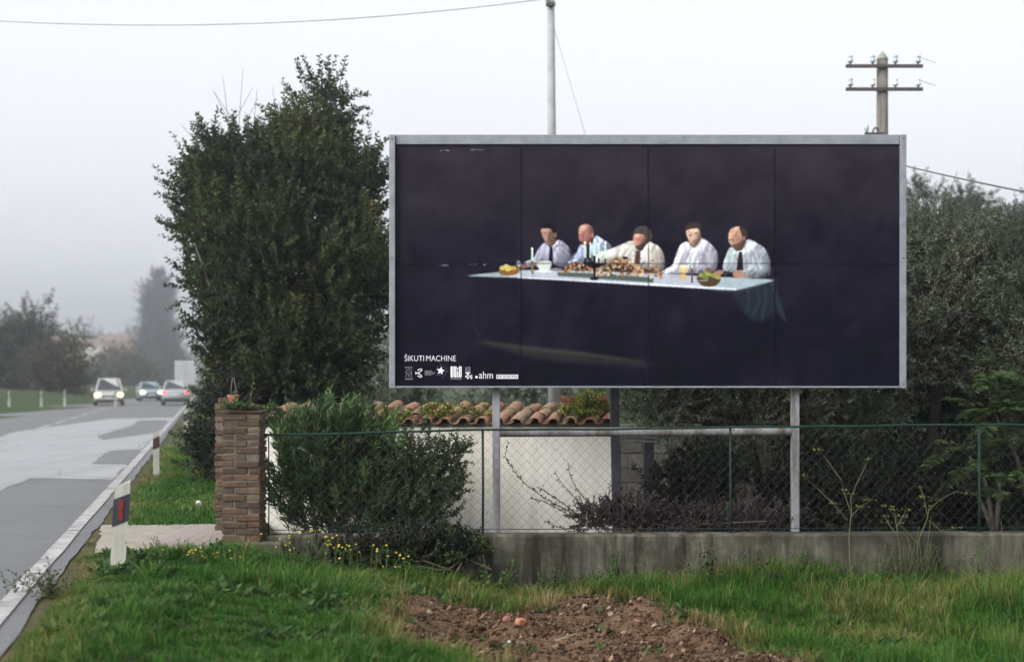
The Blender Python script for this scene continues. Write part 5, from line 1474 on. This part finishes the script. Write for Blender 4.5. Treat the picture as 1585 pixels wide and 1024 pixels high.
def build_cover():
    r = np.random.default_rng(44); n0 = 9000
    x = r.uniform(-5.5, 5.5, n0); y = r.uniform(8.2, 14.0, n0); s_ = x - XR(y)
    k = (s_ > .4) & (np.abs(x) < .39 * y + .4) & (r.uniform(0, 1, n0) > dirt_mask(x, y) * .96) & (r.uniform(0, 1, n0) < ss(.45, .7, fbm(x * 1.9, y * 1.9, 3, 23))) & ~((x < -2.2) & (y > 13.0))
    x, y = x[k], y[k]; n = len(x); q = 7
    b = np.repeat(np.stack([x, y, G(x, y) + .01], 1), q, 0); a = r.uniform(0, 6.3, n * q)
    d_ = np.stack([np.cos(a), np.sin(a), r.uniform(.3, 1.6, n * q)], 1)
    L_ = np.repeat(r.uniform(.04, .11, n), q) * r.uniform(.6, 1.2, n * q)
    V, F = leaves(b + d_ * .01, d_, L_, L_ * r.uniform(.3, .55, n * q), .15, .8, r)
    return npmesh('ground_cover', V, [F], M['leaf_weed'], False, {'rnd': np.repeat(np.clip(np.repeat(r.uniform(0, 1, n), q) * .7 + r.uniform(0, .3, n * q), 0, 1), 4)})
tag(link('ground_cover', build_cover()), 'low broad leaved plants mixed into the grass', 'ground cover', kind='stuff')
# ------------------------------------------------------------------ dug soil: clods, litter, stones
def build_clods():
    r = np.random.default_rng(15)
    n0 = 46000
    x = r.uniform(-1.6, 2.6, n0); y = r.uniform(9.4, 13.6, n0)
    k = r.uniform(0, 1, n0) < dirt_mask(x, y) * (.35 + .65 * ss(.35, .65, fbm(x * 4, y * 4, 2, 17)))
    x, y = x[k], y[k]; n = len(x)
    sz = .004 + .014 * r.uniform(0, 1, n) ** 3 + .016 * (r.uniform(0, 1, n) > .975)
    z = G(x, y) + sz * .25
    base = np.array([(1, 0, 0), (-1, 0, 0), (0, 1, 0), (0, -1, 0), (0, 0, 1), (0, 0, -1)], float)
    V = base[None] * (1 + r.normal(size=(n, 6, 1)) * .3) * sz[:, None, None] * r.uniform(.6, 1.5, (n, 1, 3))
    a = r.uniform(0, 6.3, n); c, s = np.cos(a), np.sin(a)
    Vx = V[..., 0] * c[:, None] - V[..., 1] * s[:, None] + V[..., 2] * .4; Vy = V[..., 0] * s[:, None] + V[..., 1] * c[:, None]
    V = np.stack([Vx, Vy, V[..., 2] + V[..., 0] * .3], -1) + np.stack([x, y, z], 1)[:, None]
    f = np.array([(0, 2, 4), (2, 1, 4), (1, 3, 4), (3, 0, 4), (2, 0, 5), (1, 2, 5), (3, 1, 5), (0, 3, 5)])
    F = (np.arange(n)[:, None, None] * 6 + f[None]).reshape(-1, 3)
    return npmesh('soil_clods', V.reshape(-1, 3), [F], M['clod'], False, {'rnd': np.repeat(r.uniform(0, 1, n) ** 1.7, 6)})
tag(link('soil_clods', build_clods()), 'loose brown clods and crumbs of dug soil', 'soil', kind='stuff')
def build_litter():
    r = np.random.default_rng(16); n0 = 9000
    x = r.uniform(-1.8, 2.8, n0); y = r.uniform(9.4, 13.7, n0)
    k = r.uniform(0, 1, n0) < dirt_mask(x, y) * .8 + .05
    x, y = x[k], y[k]; n = len(x)
    z = G(x, y) + .006 + r.uniform(0, .01, n)
    a = r.uniform(0, 6.3, n); L = r.uniform(.015, .09, n)
    dd = np.stack([np.cos(a), np.sin(a), r.normal(size=n) * .15], 1)
    V, F = strips(np.stack([x, y, z], 1), np.stack([x, y, z], 1) + dd * L[:, None], r.uniform(.001, .003, n), .0012)
    return npmesh('dry_litter', V, [F], M['straw'], False, {'rnd': np.repeat(r.uniform(0, 1, n), 6)})
tag(link('dry_litter', build_litter()), 'dry stalks and straw scattered over the dug soil', 'litter', kind='stuff')
def rock(name, label, cat, u, v, size, mat, seed, Y=11.2, group=None):
    import bmesh
    r = random.Random(seed)
    # walk along the sight line to find where it meets the ground
    for Y in np.arange(9.5, 14, .02):
        q = at(u, v, Y)
        if q[2] <= float(G(q[0], q[1])): break
    bm = bmesh.new(); bmesh.ops.create_icosphere(bm, subdivisions=2, radius=1)
    dirs = [Vector((r.gauss(0, 1), r.gauss(0, 1), r.gauss(0, 1))).normalized() for _ in range(7)]
    for vv_ in bm.verts:
        for d_ in dirs:
            k = vv_.co.dot(d_)
            if k > .62: vv_.co -= d_ * (k - .62)
        vv_.co = Vector((vv_.co.x * size[0], vv_.co.y * size[1], vv_.co.z * size[2]))
    me = bpy.data.meshes.new(name); bm.to_mesh(me); bm.free(); me.materials.append(mat)
    o = link(name, me, None, (q[0], q[1], float(G(q[0], q[1])) + size[2] * .35), (r.uniform(-.3, .3), r.uniform(-.3, .3), r.uniform(0, 6)))
    return tag(o, label, cat, group)
rock('brick_fragment', 'light orange broken brick lying in the dug soil', 'brick', 806, 967, (.055, .05, .045), M['orange_brick'], 1)
rock('brick_fragment', 'dark red brick fragment left of the orange one', 'brick', 785, 963, (.045, .04, .04), M['clay_pot'], 2)
rock('paper_scrap', 'small white scrap lying on the dug soil', 'scrap', 788, 995, (.03, .02, .014), M['white_scrap'], 3)
rock('stone', 'pale stone at the upper left of the dug soil', 'stone', 666, 950, (.05, .035, .028), M['stone'], 4)
rock('stone', 'pale stone low at the left edge of the dug soil', 'stone', 703, 1005, (.05, .04, .03), M['stone'], 5)
rock('stone', 'small pale stone low in the middle of the dug soil', 'stone', 810, 998, (.03, .03, .022), M['stone'], 6)
rock('stone', 'pale stone on the ridge at the right of the dug soil', 'stone', 905, 942, (.04, .035, .03), M['stone'], 7)
rock('stone', 'grey stone on the right slope of the dug soil', 'stone', 945, 953, (.035, .03, .026), M['stone'], 8)
rock('stone', 'small stone at the right edge of the dug soil', 'stone', 964, 981, (.03, .028, .022), M['stone'], 9)
rock('brick_fragment', 'reddish brick fragment at the right end of the dug soil', 'brick', 985, 963, (.045, .03, .025), M['clay_pot'], 10)
rock('paper_scrap', 'crumpled white scrap in the grass before the big tree', 'scrap', 307, 777, (.05, .04, .045), M['white_scrap'], 11)
o = bpy.data.objects['paper_scrap.001']; q = gp(307, 783); o.location = (q[0], q[1], .03)
for k, (a, b, lab) in enumerate((((742, 958), (758, 942), 'short pale stick lying at the back of the dug soil'), ((860, 991), (902, 978), 'pale stick lying across the front of the dug soil'))):
    pts = []
    for (u, v) in (a, ((a[0] + b[0]) / 2 + 2, (a[1] + b[1]) / 2 - 1), b):
        for Y in np.arange(9.5, 14, .02):
            q = at(u, v, Y)
            if q[2] <= float(G(q[0], q[1])) + .012: break
        pts.append(tuple(q))
    m = MB(); m.tube([tuple(np.array(p_) - np.array(pts[0])) for p_ in pts], [.011, .010, .006], 7)
    tag(m.build('stick', M['pale_twig'], loc=pts[0], smooth=True), lab, 'stick')

# ------------------------------------------------------------------ roadside marker posts
def marker_meshes():
    w, d_, h = .125, .10, 1.0
    out = []
    m = MB(); m.add([(-w / 2, 0, -.2), (w / 2, 0, -.2), (w / 2 - .02, d_, -.2), (-w / 2 + .02, d_, -.2), (-w / 2, 0, h - .06), (w / 2, 0, h), (w / 2 - .02, d_, h), (-w / 2 + .02, d_, h - .06)],
                    [(0, 3, 2, 1), (4, 5, 6, 7), (0, 1, 5, 4), (1, 2, 6, 5), (2, 3, 7, 6), (3, 0, 4, 7)])
    body = m.mesh('post_body', M['white_plastic'])
    m = MB(); a = w / 2 + .004; e = d_ + .004
    z0, z1 = h - .36, h - .13
    m.add([(-a, -.004, z0 - .03), (a, -.004, z0 + .03), (a - .02, e, z0 + .03), (-a + .02, e, z0 - .03), (-a, -.004, z1 - .03), (a, -.004, z1 + .03), (a - .02, e, z1 + .03), (-a + .02, e, z1 - .03)],
          [(0, 3, 2, 1), (4, 5, 6, 7), (0, 1, 5, 4), (1, 2, 6, 5), (2, 3, 7, 6), (3, 0, 4, 7)])
    band_ = m.mesh('black_band', M['black_plastic'])
    m = MB(); m.cbox(-.02, .02, -.011, -.003, z0 + .03, z1 - .03, .003)
    return body, band_, m.mesh('reflector', M['reflector']), m.mesh('reflector', M['white_reflector'])
MK = marker_meshes()
def marker(x, y, lab, white=False, rz=.25, tilt=(0, 0), s=1.0, z=None):
    z = float(G(x, y)) if z is None else z
    o = empty('marker_post', (x, y, z), lab, 'marker post', 'roadside marker posts', rz)
    o.rotation_euler = (tilt[0], tilt[1], rz); o.scale = (s, s, s)
    link('post_body', MK[0], o); link('black_band', MK[1], o); link('reflector', MK[3 if white else 2], o)
marker(*(at(179, 870, 11.9)[:2]), 'nearest white roadside marker post with black band and red reflector', rz=.12, tilt=(0, .06), z=-.24, s=1.0)
marker(*(gp(242, 738)), 'second white marker post along the verge, beyond the crossing', rz=.2, s=.79, z=-.03)
marker(*(gp(288, 682)), 'third white marker post, beside the foot of the big tree', rz=.2, s=.86, z=-.03)
for u, v, lab in ((14, 632, 'leftmost marker post across the road'), (64, 631, 'second marker post from the left across the road'), (100, 630, 'third marker post from the left across the road'), (179, 629, 'marker post across the road, right of the oncoming car')):
    q = gp(u, v); marker(q[0], q[1], lab, True, rz=.2, s=1.08, z=float(G(q[0], q[1])) - .05)

# ------------------------------------------------------------------ poles and cables
PY = 30.0
cp = empty('utility_pole', tuple(at(855, 800, PY) * [1, 1, 0]), 'tall grey concrete utility pole behind the billboard', 'pole')
m = MB(); m.tube([(0.04, 0, -.2), (0, 0, 5), (-.04, 0, 10.6)], [.13, .095, .072], 16); m.build('shaft', M['pole_conc'], cp, True)
m = MB(); m.cbox(-.14, .06, -.16, -.07, 9.45, 9.53, .01); m.build('bracket', M['iron'], cp)
m = MB(); m.tube([(-.12, -.12, 9.55), (-.12, -.12, 9.6), (-.12, -.12, 9.66)], [.03, .05, .03], 10); m.build('insulator', M['porcelain'], cp, True)

TY = 28.0
tp = empty('telegraph_pole', tuple(at(1365.5, 800, TY) * [1, 1, 0]), 'old wooden telegraph pole with two crossarms of insulators above the billboard', 'pole')
zt2 = at(0, 80, TY)[2]; kk = TY / FPX
pr = 8.6 * kk
m = MB(); m.tube([(0, 0, -.2), (0, 0, zt2 * .5), (0, 0, zt2 - 13 * kk)], [pr * 1.3, pr * 1.12, pr], 16); m.build('shaft', M['pole_wood'], tp, True)
m = MB(); m.tube([(0, 0, zt2 - 13 * kk), (0, 0, zt2 - 11.5 * kk), (0, 0, zt2 - 4 * kk), (0, 0, zt2)], [pr * 1.08, pr * 1.05, pr * .5, pr * .12], 16); m.build('cap', M['pole_cap'], tp, True)
for v in (105, 140.5):
    z = at(0, v, TY)[2]
    m = MB(); m.cbox(-59 * kk, 59.5 * kk, -pr - .06, -pr - .005, z - 2.6 * kk, z + 2.6 * kk, .006); m.build('crossarm', M['iron'], tp)
    for u in (-52, -17.5, 17.5, 52.5):
        m = MB(); m.tube([(u * kk, -pr - .03, z), (u * kk, -pr - .03, z + 7 * kk)], .02, 8)
        pin = m.build('pin', M['iron'], tp)
        zb = z + 5.5 * kk
        m = MB(); m.tube([(u * kk, -pr - .03, zb), (u * kk, -pr - .03, zb + 1.5 * kk), (u * kk, -pr - .03, zb + 5 * kk), (u * kk, -pr - .03, zb + 5.6 * kk), (u * kk, -pr - .03, zb + 7.5 * kk), (u * kk, -pr - .03, zb + 9 * kk), (u * kk, -pr - .03, zb + 11.5 * kk)],
                         [.040, .054, .050, .036, .036, .052, .034], 12)
        m.build('insulator', M['glass_ins'] if (v < 120 or u < -40) else M['porcelain'], tp, True)
    m = MB(); m.tube([(52.5 * kk, -pr - .05, z + 14 * kk), (60 * kk, -pr - .1, z + 10 * kk), (76 * kk, -pr - .2, z + 2 * kk)], .006, 5); m.build('loose_wire', M['wire'], tp)
m = MB(); z = at(0, 204, TY)[2]
m.tube([(-27 * kk, -pr - .03, z - .05), (-27 * kk, -pr - .03, z + 3 * kk), (-27 * kk, -pr - .03, z + 6 * kk), (-27 * kk, -pr - .03, z + 9 * kk)], [.02, .045, .04, .03], 10); m.build('insulator', M['glass_ins'], tp, True)
m = MB(); m.tube([(-9 * kk, -pr * .5, z + 4 * kk), (-14 * kk, -pr - .03, z + 4 * kk), (-17 * kk, -pr - .03, z), (-17 * kk, -pr - .03, z - .15)], .018, 8); m.build('hook', M['iron'], tp, True)
m = MB(); m.cbox(-30 * kk, 0, -pr - .06, -pr - .01, z - .1, z - .04, .005); m.build('crossarm', M['iron'], tp)

def cable(name, label, P, r_, mat):
    b = np.array(P[0]); m = MB(); m.tube([tuple(np.array(q) - b) for q in P], r_, 7)
    tag(m.build(name, mat, loc=tuple(b), smooth=True), label, 'cable')
A, B = at(1365, 247.5, TY), at(1760, 329, 14.5)
cable('overhead_cable', 'dark overhead cable slanting down to the right of the billboard', [A + (B - A) * t - np.array([0, 0, .10]) * 4 * t * (1 - t) * .4 for t in np.linspace(0, 1, 14)], .013, M['cable'])
pts = []
for u in np.linspace(848, -420, 26):
    v = 38.5 - 41.5 * ((u - 240) / 610) ** 2
    pts.append(at(u, v, PY))
cable('overhead_cable', 'pale sagging overhead cable crossing the sky at upper left', pts, .020, M['pale_wire'])
A, B = np.array([cp.location.x + .02, PY, 9.2]), at(995, 560, PY)
A = at(858, 45, PY); cable('guy_wire', 'thin guy wire running down from the tall concrete pole', [A, at(905, 205, PY), at(905 + 120, 205 + 408, PY + .2)], .006, M['wire'])

# ------------------------------------------------------------------ vehicles
def carpaint(name, c, rough=.3, metal=.4):
    return simple(name, c, tuple(x * 1.06 for x in c), 3, rough, metal)
M['silver'] = carpaint('silver_paint', (.42, .44, .45)); M['pale'] = carpaint('pale_paint', (.50, .49, .45)); M['blue'] = carpaint('grey_blue_paint', (.30, .36, .40))
M['car_glass'] = simple('car_glass', (.03, .04, .045), (.05, .06, .07), 3, .08)
M['tyre'] = simple('tyre', (.02, .02, .02), (.03, .03, .03), 20, .85)
M['rim'] = simple('wheel_rim', (.35, .35, .36), (.45, .45, .46), 9, .4, .7)
M['trim'] = simple('dark_trim', (.03, .03, .032), (.05, .05, .052), 9, .6)
M['plate'] = simple('number_plate', (.62, .62, .60), (.7, .7, .68), 9, .5)
M['white_body'] = carpaint('white_body', (.46, .47, .48), .5, 0)
def emis(name, c, s):
    m, n, l, p = newmat(name)
    p.inputs['Base Color'].default_value = (*c, 1); p.inputs['Emission Color'].default_value = (*c, 1); p.inputs['Emission Strength'].default_value = s
    return m
M['headlamp'] = emis('lit_headlamp', (1, .68, .20), 9)
M['headlamp_cool'] = emis('lit_headlamp_green', (.85, 1, .34), 6)
M['taillamp'] = emis('lit_taillamp', (1, .06, .05), 1.3)
def car(label, x, y, rz, paint, L=4.3, W=1.76, H=1.48, lamp='headlamp', tail_on=True, head_on=True, name='car'):
    """front of the car is -y in its own frame"""
    root = empty(name, (x, y, 0.004), label, 'car', None, rz)
    hw = W / 2
    # body: stations along the length, ring across
    st = [(-L / 2, .34, .60, .80), (-L / 2 + .10, .24, .70, .93), (-L / 2 + .5, .20, .80, .98), (-L * .22, .19, .90, 1.0), (0, .19, .93, 1.0), (L * .25, .19, .96, 1.0), (L / 2 - .35, .22, 1.0, .97), (L / 2 - .08, .28, .98, .93), (L / 2, .40, .85, .86)]
    V = []; Fc = []; N = 12
    for (yy, zb, zt_, wf) in st:
        w = hw * wf; zm = zb + (zt_ - zb) * .55
        ringp = [(-w * .86, zb), (-w * .98, zb + .08), (-w, zm), (-w * .97, zt_ - .10), (-w * .90, zt_ - .02), (-w * .5, zt_ + .02), (w * .5, zt_ + .02), (w * .90, zt_ - .02), (w * .97, zt_ - .10), (w, zm), (w * .98, zb + .08), (w * .86, zb)]
        V += [(a, yy, b) for a, b in ringp]
    for i in range(len(st) - 1):
        for k in range(N): Fc.append((i * N + k, i * N + (k + 1) % N, (i + 1) * N + (k + 1) % N, (i + 1) * N + k))
    Fc += [tuple(range(N)), tuple(range((len(st) - 1) * N, len(st) * N))[::-1]]
    m = MB(); m.add(V, Fc); m.build('body', paint, root, True)
    # cabin
    yA, yB, yC, yD = -L * .20, -L * .04, L * .27, L * .44
    zs = .93
    w0, w1 = hw * .93, hw * .70
    def ringc(yb, yt, f=1): return None
    V = [(-w0, yA, zs - .03), (w0, yA, zs - .03), (w0, yD, zs), (-w0, yD, zs), (-w1, yB, H), (w1, yB, H), (w1, yC, H - .01), (-w1, yC, H - .01), (0, yB - .03, H + .025), (0, yC + .03, H + .02)]
    Fc = [(0, 1, 5, 8, 4), (1, 2, 6, 5), (2, 3, 7, 9, 6), (3, 0, 4, 7), (4, 8, 9, 7), (8, 5, 6, 9)]
    m = MB(); m.add(V, Fc); m.build('cabin', paint, root)
    def pane(nm, q):
        q = [Vector(a) for a in q]; c = sum(q, Vector()) / 4
        nrm = (q[1] - q[0]).cross(q[3] - q[0]).normalized()
        if nrm.dot(c - Vector((0, (yB + yC) / 2, 1.1))) < 0: nrm = -nrm
        q = [c + (a - c) * .86 for a in q]
        m = MB(); m.add([tuple(a + nrm * .012) for a in q] + [tuple(a - nrm * .02) for a in q], [(0, 1, 2, 3), (4, 7, 6, 5), (0, 4, 5, 1), (1, 5, 6, 2), (2, 6, 7, 3), (3, 7, 4, 0)])
        m.build(nm, M['car_glass'], root)
    pane('windscreen', [V[0], V[1], V[5], V[4]]); pane('rear_window', [V[2], V[3], V[7], V[6]])
    for s, (a, b, c, e) in ((1, (1, 2, 6, 5)), (-1, (0, 3, 7, 4))):
        A_, B_, C_, D_ = [Vector(V[k]) for k in (a, b, c, e)]
        pane('side_window', [A_, (A_ + B_) / 2, (C_ + D_) / 2, D_]); pane('side_window', [(A_ + B_) / 2, B_, C_, (C_ + D_) / 2])
    for sx in (-1, 1):
        for yy in (-L * .31, L * .29):
            m = MB(); m.tube([(sx * (hw - .20), yy, .31), (sx * (hw - .19), yy, .31), (sx * (hw - .01), yy, .31), (sx * (hw), yy, .31)], [.28, .31, .31, .28], 20); wh = m.build('wheel', M['tyre'], root)
            m = MB(); m.tube([(sx * (hw - .02), yy, .31), (sx * (hw + .006), yy, .31)], .19, 14); m.build('rim', M['rim'], wh)
        m = MB(); m.cbox(sx * hw * .74 - .15, sx * hw * .74 + .15, -L / 2 + .0, -L / 2 + .22, .58, .76, .05); m.build('headlight', M[lamp] if head_on else M['plate'], root)
        m = MB(); m.cbox(sx * hw * .76 - .12, sx * hw * .76 + .12, L / 2 - .16, L / 2 + .01, .70, .90, .03); m.build('tail_light', M['taillamp'] if tail_on else M['reflector'], root)
        m = MB(); m.cbox(sx * (hw + .09) - .09, sx * (hw + .09) + .09, yA + .22, yA + .32, .92, 1.06, .03); m.build('mirror', paint, root)
    m = MB(); m.cbox(-hw * .45, hw * .45, -L / 2 - .01, -L / 2 + .06, .48, .64, .02); m.build('grille', M['trim'], root)
    m = MB(); m.cbox(-hw * .9, hw * .9, -L / 2 - .02, -L / 2 + .08, .26, .40, .03); m.build('front_bumper', M['trim'], root)
    m = MB(); m.cbox(-hw * .88, hw * .88, L / 2 - .08, L / 2 + .03, .30, .46, .03); m.build('rear_bumper', M['trim'], root)
    m = MB(); m.cbox(-.26, .26, L / 2 + .005, L / 2 + .02, .62, .73, .004); m.build('rear_plate', M['plate'], root)
    m = MB(); m.cbox(-.26, .26, -L / 2 - .03, -L / 2 - .015, .42, .53, .004); m.build('front_plate', M['plate'], root)
    return root
RA = math.atan(.2135)
q = gp(155, 627.5); car('pale oncoming car with both headlights lit on the far side of the road', q[0], q[1] + 2, .27, M['pale'], 4.5, 1.85, 1.70)
q = gp(261, 627); car('silver car driving away with red tail lights lit', q[0], q[1] + 2, pi + .22, M['silver'], 4.3, 1.78, 1.55, head_on=False)
q = gp(231, 620); car('grey blue oncoming car with greenish lit headlight, left of the silver car', q[0], q[1], .34, M['blue'], 4.3, 1.76, 1.45, 'headlamp_cool')
# box truck ahead of the silver car
q = gp(269, 611)
tr = empty('box_truck', (q[0], q[1] + 6, .004), 'tall white box truck ahead of the silver car', 'truck', None, RA)
m = MB(); m.cbox(-1.2, 1.2, -3, 2.4, 1.0, 3.7, .05); m.build('cargo_box', M['white_body'], tr)
for sx in (-1, 1):
    m = MB(); m.cbox(sx * .58 - .55, sx * .58 + .55, -3.05, -3.0, 1.1, 3.6, .02); m.build('rear_door', M['white_body'], tr)
    m = MB(); m.cbox(sx * .95 - .18, sx * .95 + .18, -3.08, -2.98, .8, .95, .02); m.build('tail_light', M['reflector'], tr)
    for yy in (-1.8, 3.2):
        m = MB(); m.tube([(sx * .85, yy, .46), (sx * 1.13, yy, .46)], .46, 18); m.build('wheel', M['tyre'], tr)
m = MB(); m.cbox(-1.1, 1.1, -3.0, 4.0, .7, .98, .03); m.build('chassis', M['trim'], tr)
m = MB(); m.prism([(2.6, .6), (4.5, .6), (4.5, 1.7), (4.1, 2.7), (2.6, 2.8)], -1.1, 1.1, 'x'); m.build('cab', M['white_body'], tr)
m = MB(); m.cbox(-1.0, 1.0, 4.28, 4.42, 1.75, 2.5, .03); m.build('windscreen', M['car_glass'], tr, rot=(0, 0, 0))

# far road sign, houses
def sign(label, u, v0, v1, w, Y, mat):
    b = at(u, v0, Y); k = Y / FPX
    o = empty('road_sign', (b[0], Y, float(G(b[0], Y))), label, 'sign', 'far road signs')
    zc = b[2] - o.location.z; hh = (v1 - v0) * k
    m = MB(); m.cbox(-w * k / 2, w * k / 2, -.03, .03, zc - hh, zc, .01); m.build('sign_board', mat, o)
    m = MB(); m.tube([(0, .06, -.1), (0, .06, zc)], .045, 8); m.build('sign_post', M['galv_post'], o, True)
sign('pale upright road sign behind the oncoming car', 165, 585, 597, 8, 112, M['white_plastic'])
sign('small white road sign right of the oncoming car', 177, 585, 592, 5, 118, M['white_plastic'])
M['house_pink'] = simple('pink_render', (.50, .36, .30), (.56, .42, .36), 2, .9); M['house_white'] = simple('pale_render', (.62, .60, .56), (.7, .68, .64), 2, .9); M['roof'] = simple('red_roof', (.22, .15, .12), (.28, .19, .16), 2, .9)
def house(label, u, Y, vb, w, h, dep, mat, rz=0):
    b = at(u, vb, Y); z0 = min(b[2], 4.5)
    o = empty('house', (b[0], Y, z0), label, 'house', 'far houses in the haze', rz)
    m = MB(); m.box(-w / 2, w / 2, 0, dep, -6, h); m.build('wall', mat, o)
    m = MB(); m.prism([(-.4, h + .01), (dep + .4, h + .01), (dep / 2, h + dep * .28)], -w / 2 - .4, w / 2 + .4, 'x'); m.build('roof', M['roof'], o)
    for i in range(3):
        for j in range(max(1, int(h // 2.9))):
            x = -w * .32 + i * w * .32; z = 1.0 + j * 2.8
            m = MB(); m.box(x - .5, x + .5, -.04, .05, z, z + 1.4); wnd = m.build('window', M['car_glass'], o)
            m = MB(); m.box(x - .6, x + .6, -.12, -.045, z - .1, z); m.build('sill', M['plate'], wnd)
    m = MB(); m.box(w * .42 - .5, w * .42 + .4, -.05, .06, 0, 2.1); m.build('door', M['trim'], o)
house('pink hazy house left of the cypress', 182, 430, 585, 11, 11, 9, M['house_pink'], .1)
house('pale hazy house on the skyline above the oncoming car', 150, 440, 585, 11, 10, 9, M['house_white'], -.15)
house('pale hazy house at far left on the skyline', 95, 340, 585, 10, 8, 7, M['house_white'], .2)

# ------------------------------------------------------------------ haze
hz = MB(); hz.box(-720, 720, -130, 920, -2.0, 48)
hm = bpy.data.materials.new('haze'); hm.use_nodes = True
hn_ = hm.node_tree.nodes; hn_.clear()
out = hn_.new('ShaderNodeOutputMaterial'); pvn = hn_.new('ShaderNodeVolumePrincipled')
pvn.inputs['Color'].default_value = (.90, .95, 1, 1); pvn.inputs['Density'].default_value = .0017; pvn.inputs['Anisotropy'].default_value = .78
hm.node_tree.links.new(pvn.outputs[0], out.inputs['Volume'])
o = hz.build('haze', hm); tag(o, kind='stuff')
